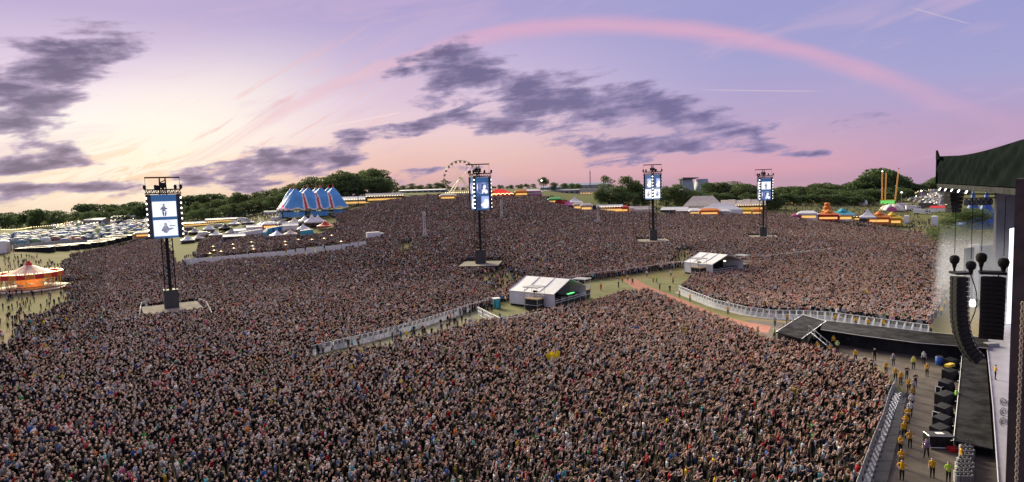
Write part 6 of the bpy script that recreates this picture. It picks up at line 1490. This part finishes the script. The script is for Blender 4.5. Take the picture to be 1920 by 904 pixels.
p = PG(1588, 385); t = thing('inflatable_arena', 'large white inflatable arena with dark print on the fairground', 'inflatable', p, face(p, -10))
for i in range(9): MB().lathe([(1.6, 0), (1.7, 1.4), (1.5, 3.2), (.6, 4.0+.5*math.sin(i*1.7))], 8, 0, Matrix.Translation((-15+i*3.7, 0, 0))).build('inflated_pillar', 'white', t)
MB().box((0, -1.8, 1.4), (30, .3, 2.2)).build('printed_front', two_tone('blotch_print', (.6, .6, .6), (.06, .06, .1), lambda t_, x, y, z, o: t_.smooth(t_.noise(o, .35, 3, .6), .48, .55)), t); MB().box((0, 2, .6), (30, 5, 1.1)).build('bed', 'greyp', t)
marquee(1606, 377, 26, 8, 2.6, 4.0, 'cream', 'long pinkish marquee behind the inflatable arena', 0, False, 'fairground marquees'); marquee(1500, 378, 22, 8, 2.6, 4.2, 'greyp', 'grey marquee at the foot of the wooded hill', 0, False, 'fairground marquees'); kiosk(1530, 380, 12, 4.2, 'red', 'red', 'red fairground stall under the wooded hill', True, 0, 'fairground stalls'); kiosk(1545, 382, 7, 4.8, 'orange', 'red', 'small orange fairground stall under the wooded hill', True, 0, 'fairground stalls'); truck(1464, 382, 9, 3.4, 'brown', 'brown lorry at the left end of the fairground', 0, 'dark'); kiosk(1478, 384, 9, 4.0, 'brown', 'roofdark', 'dark fairground stall beside the brown lorry', True, 0, 'fairground stalls')
p = PG(1465, 372); t = thing('road_sign', 'green and white sign board under the wood', 'sign', p, face(p)); MB().box((0, 0, 7), (5, .2, 2.4)).build('sign_plate', 'teal', t); MB().box((0, -.12, 7), (3.6, .1, .8)).build('white_strip', 'white', t)
for s in (-1, 1): MB().bar((s*1.8, 0, 0), (s*1.8, 0, 6), .12).build('post', 'steel', t)
p = PG(1664, 382); t = thing('sling_ride', 'tall orange masts of the catapult ride on a green base', 'fairground ride', p, face(p)); sc = p.y/FPX
for x, top in ((-9, 320), (-4, 323), (12, 316)):
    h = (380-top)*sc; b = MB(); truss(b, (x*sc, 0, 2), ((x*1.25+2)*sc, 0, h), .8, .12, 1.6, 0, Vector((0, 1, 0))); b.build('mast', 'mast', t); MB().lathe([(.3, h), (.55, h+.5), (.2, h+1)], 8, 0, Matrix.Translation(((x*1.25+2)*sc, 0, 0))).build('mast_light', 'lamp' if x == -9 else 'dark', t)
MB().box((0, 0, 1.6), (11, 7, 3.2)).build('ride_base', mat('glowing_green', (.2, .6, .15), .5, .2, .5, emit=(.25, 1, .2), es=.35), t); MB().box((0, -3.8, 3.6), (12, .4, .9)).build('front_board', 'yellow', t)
p = PG(1672, 396); t = thing('dome_tent', 'pink and white dome tent right of the catapult ride', 'tent', p, face(p))
for k in range(8):
    b = MB(); vs = []
    for j in range(7):
        z = 5.6*math.sin(j/6*math.pi/2); r = 9*math.cos(j/6*math.pi/2)
        for a in (k*math.pi/4, (k+1)*math.pi/4): vs.append((r*math.cos(a), r*math.sin(a)*.7, z))
    b.add(vs, [(2*j, 2*j+1, 2*j+3, 2*j+2) for j in range(6)]); o = b.build('dome_gore', 'white' if k % 2 else 'cream', t, smooth=True); o.modifiers.new('t', 'SOLIDIFY').thickness = .05
MB().add([(-4, -6.3, 0), (4, -6.3, 0), (2.6, -6.0, 3), (0, -5.8, 4.2), (-2.6, -6.0, 3)], [(0, 1, 2, 3, 4)]).build('pink_entrance', 'pink', t)
truck(1694, 390, 11, 4.2, 'white', 'white caravan lorry, leftmost of three by the dome tent', 0); truck(1712, 395, 11, 4.2, 'white', 'white lorry, middle of three by the dome tent', 20); truck(1728, 402, 11, 4.0, 'white', 'white lorry nearest the lawn, right of three', -20); truck(1740, 392, 14, 5.0, 'dark', 'dark grey lorry behind the three white ones', -30, 'dark'); marquee(1768, 398, 16, 8, 3.2, 4.8, 'red', 'red roofed white marquee beside the stage canopy', -20, False, 'marquees near the canopy', 'white'); marquee(1690, 362, 30, 10, 3.0, 4.6, 'white', 'long white roof below the burning lamp post', 0, False, 'marquees near the canopy')
def string_lights(pix, label, n, h=4.0):
    pts = [PG(*p) for p in pix]; t = thing('string_lights', label, 'string lights', pts[0])
    seg = [(a, b) for a, b in zip(pts, pts[1:])]
    for a, b in seg:
        m = MB()
        for k in range(n):
            f = k/n; q = a.lerp(b, f)-pts[0]; m.lathe([(.2, 0), (.32, .25), (.1, .5)], 5, 0, Matrix.Translation(q+Vector((0, 0, h-.8*math.sin(f*math.pi)))))
        m.build('bulb_string', 'warmlamp', t); q = a-pts[0]; MB().bar(q, q+Vector((0, 0, h+.5)), .1).build('light_pole', 'dark', t)
string_lights([(1700, 376), (1722, 366), (1745, 357), (1766, 352)], 'line of warm lamps climbing the hill road beside the canopy', 14); string_lights([(0, 439), (60, 433), (140, 421)], 'line of warm lamps along the far camp hedge', 22, 3)
# --- beyond the stage
for i, (x, h) in enumerate(((1823, 12), (1848, 12))):
    p = GX(x, 330); t = thing('blue_tent', ('blue peaked tent glimpsed through the stage opening, left of two', 'blue peaked tent glimpsed through the stage opening, right of two')[i], 'circus tent', p, 0, 'blue peaked tents beyond the stage')
    MB().lathe([(7.5, 0), (7.0, 4), (4.6, 6.4), (2.2, 12), (1.0, 17), (.2, 20)], 12).build('tent_canopy', 'blue', t, smooth=True); MB().bar((0, 0, 0), (0, 0, 21), .15).build('king_pole', 'alu', t)
# --- letters and left edge
def letters():
    a, b = PG(92, 474), PG(258, 446); word = 'DOWNLOAD'; hd = heading(a, b); L = (b-a).length; step = L/(len(word)-.2)
    for i, chx in enumerate(word):
        cu = bpy.data.curves.new('letter', 'FONT'); cu.body = chx; cu.size = step*1.32; cu.extrude = 1.6; cu.align_x = 'CENTER'; cu.resolution_u = 3; cu.offset = .12
        ob = bpy.data.objects.new('letter', cu); C.objects.link(ob); dg = bpy.context.evaluated_depsgraph_get(); me = bpy.data.meshes.new_from_object(ob.evaluated_get(dg)); bpy.data.objects.remove(ob)
        me.materials.clear(); me.materials.append(MT['black']); me.materials.append(MT['cream'])
        for p in me.polygons: p.material_index = 1 if p.normal.z > .5 else 0
        p = a.lerp(b, (i+.4)/len(word)); o = link('block_letter', me, None, (p.x, p.y, GZ(p.x, p.y)+1.6), hd+R(4))
        o['label'] = f'giant lying black block letter {chx} with pale top, {ordn(i+1)} in the word'; o['category'] = 'letter'; o['group'] = 'giant block letters spelling a word'; keep_out(p, step*.5, step*.55, hd)
letters()
kiosk(270, 446, 11, 4.8, 'orange', 'cream', 'orange lit stall left of the face-on screen tower', True, 0, 'stalls by the face-on tower'); kiosk(290, 441, 10, 4.6, 'yellow', 'orange', 'yellow lit stall hidden by the face-on screen tower', True, 0, 'stalls by the face-on tower'); cabin(4, 476, 'white', 'white site cabin at the left frame edge', 'left edge cabins', 2.4, 0, 'white_cabin', 'cabin'); cabin(12, 474, 'cream', 'cream site cabin beside the white one at the frame edge', 'left edge cabins', 2.2, 0, 'white_cabin', 'cabin')
shed(165, 200, 409, 650, None, 'shed', 'greyp', 'grey shed below the skyline wood above the campsite', .2, 14, 4); shed(216, 252, 404, 680, None, 'shed', 'white', 'pale shed behind the campsite near the screen tower', .2, 14, 4)

# --- extra clutter beside the face-on tower and below the lawn
for i, (x, y, w, h, m, lab) in enumerate([(352, 456, 7, 4.6, 'white', 'white pagoda tent at the left end of the terrace fence'), (372, 452, 6, 4.2, 'cream', 'cream pagoda tent second from the left end of the terrace'), (405, 446, 7, 4.6, 'white', 'white pagoda tent between the dark tent and the white marquee'), (434, 441, 6, 4.0, 'greyp', 'small grey canopy just above the flat white marquee'), (520, 447, 6, 4.0, 'white', 'small white canopy in front of the blue cabins'), (545, 445, 6, 4.0, 'cream', 'small cream canopy left of the turquoise cabins'), (492, 428, 7, 4.4, 'white', 'white pagoda tent left of the red stall'), (466, 422, 7, 4.2, 'greyp', 'grey pagoda tent on the lawn edge'), (572, 420, 7, 4.6, 'white', 'white pagoda tent touching the big top front'), (440, 424, 7, 4.2, 'white', 'white pagoda tent at the end of the lit bar tents')]):
    pagoda(x, y, w, h, m, lab, random.uniform(-20, 20), 'small canopies of the terrace camp')
for i, (x, y, m, r, lab) in enumerate([(384, 444, 'white', 10, 'white van behind the low grey-green tent'), (412, 428, 'greyp', -15, 'grey van beside the dark topped tent'), (520, 416, 'white', 20, 'white van parked below the big top, left'), (535, 412, 'dark', -10, 'dark van parked below the big top, right'), (455, 416, 'white', 5, 'white lorry at the end of the lit bar tents'), (357, 434, 'brown', -20, 'brown lorry beside the white tower-side pagoda')]):
    truck(x, y, 7.5, 3.2, m, lab, r, 'white', 'vans of the terrace camp', 'van', 'van')
build_crowd()
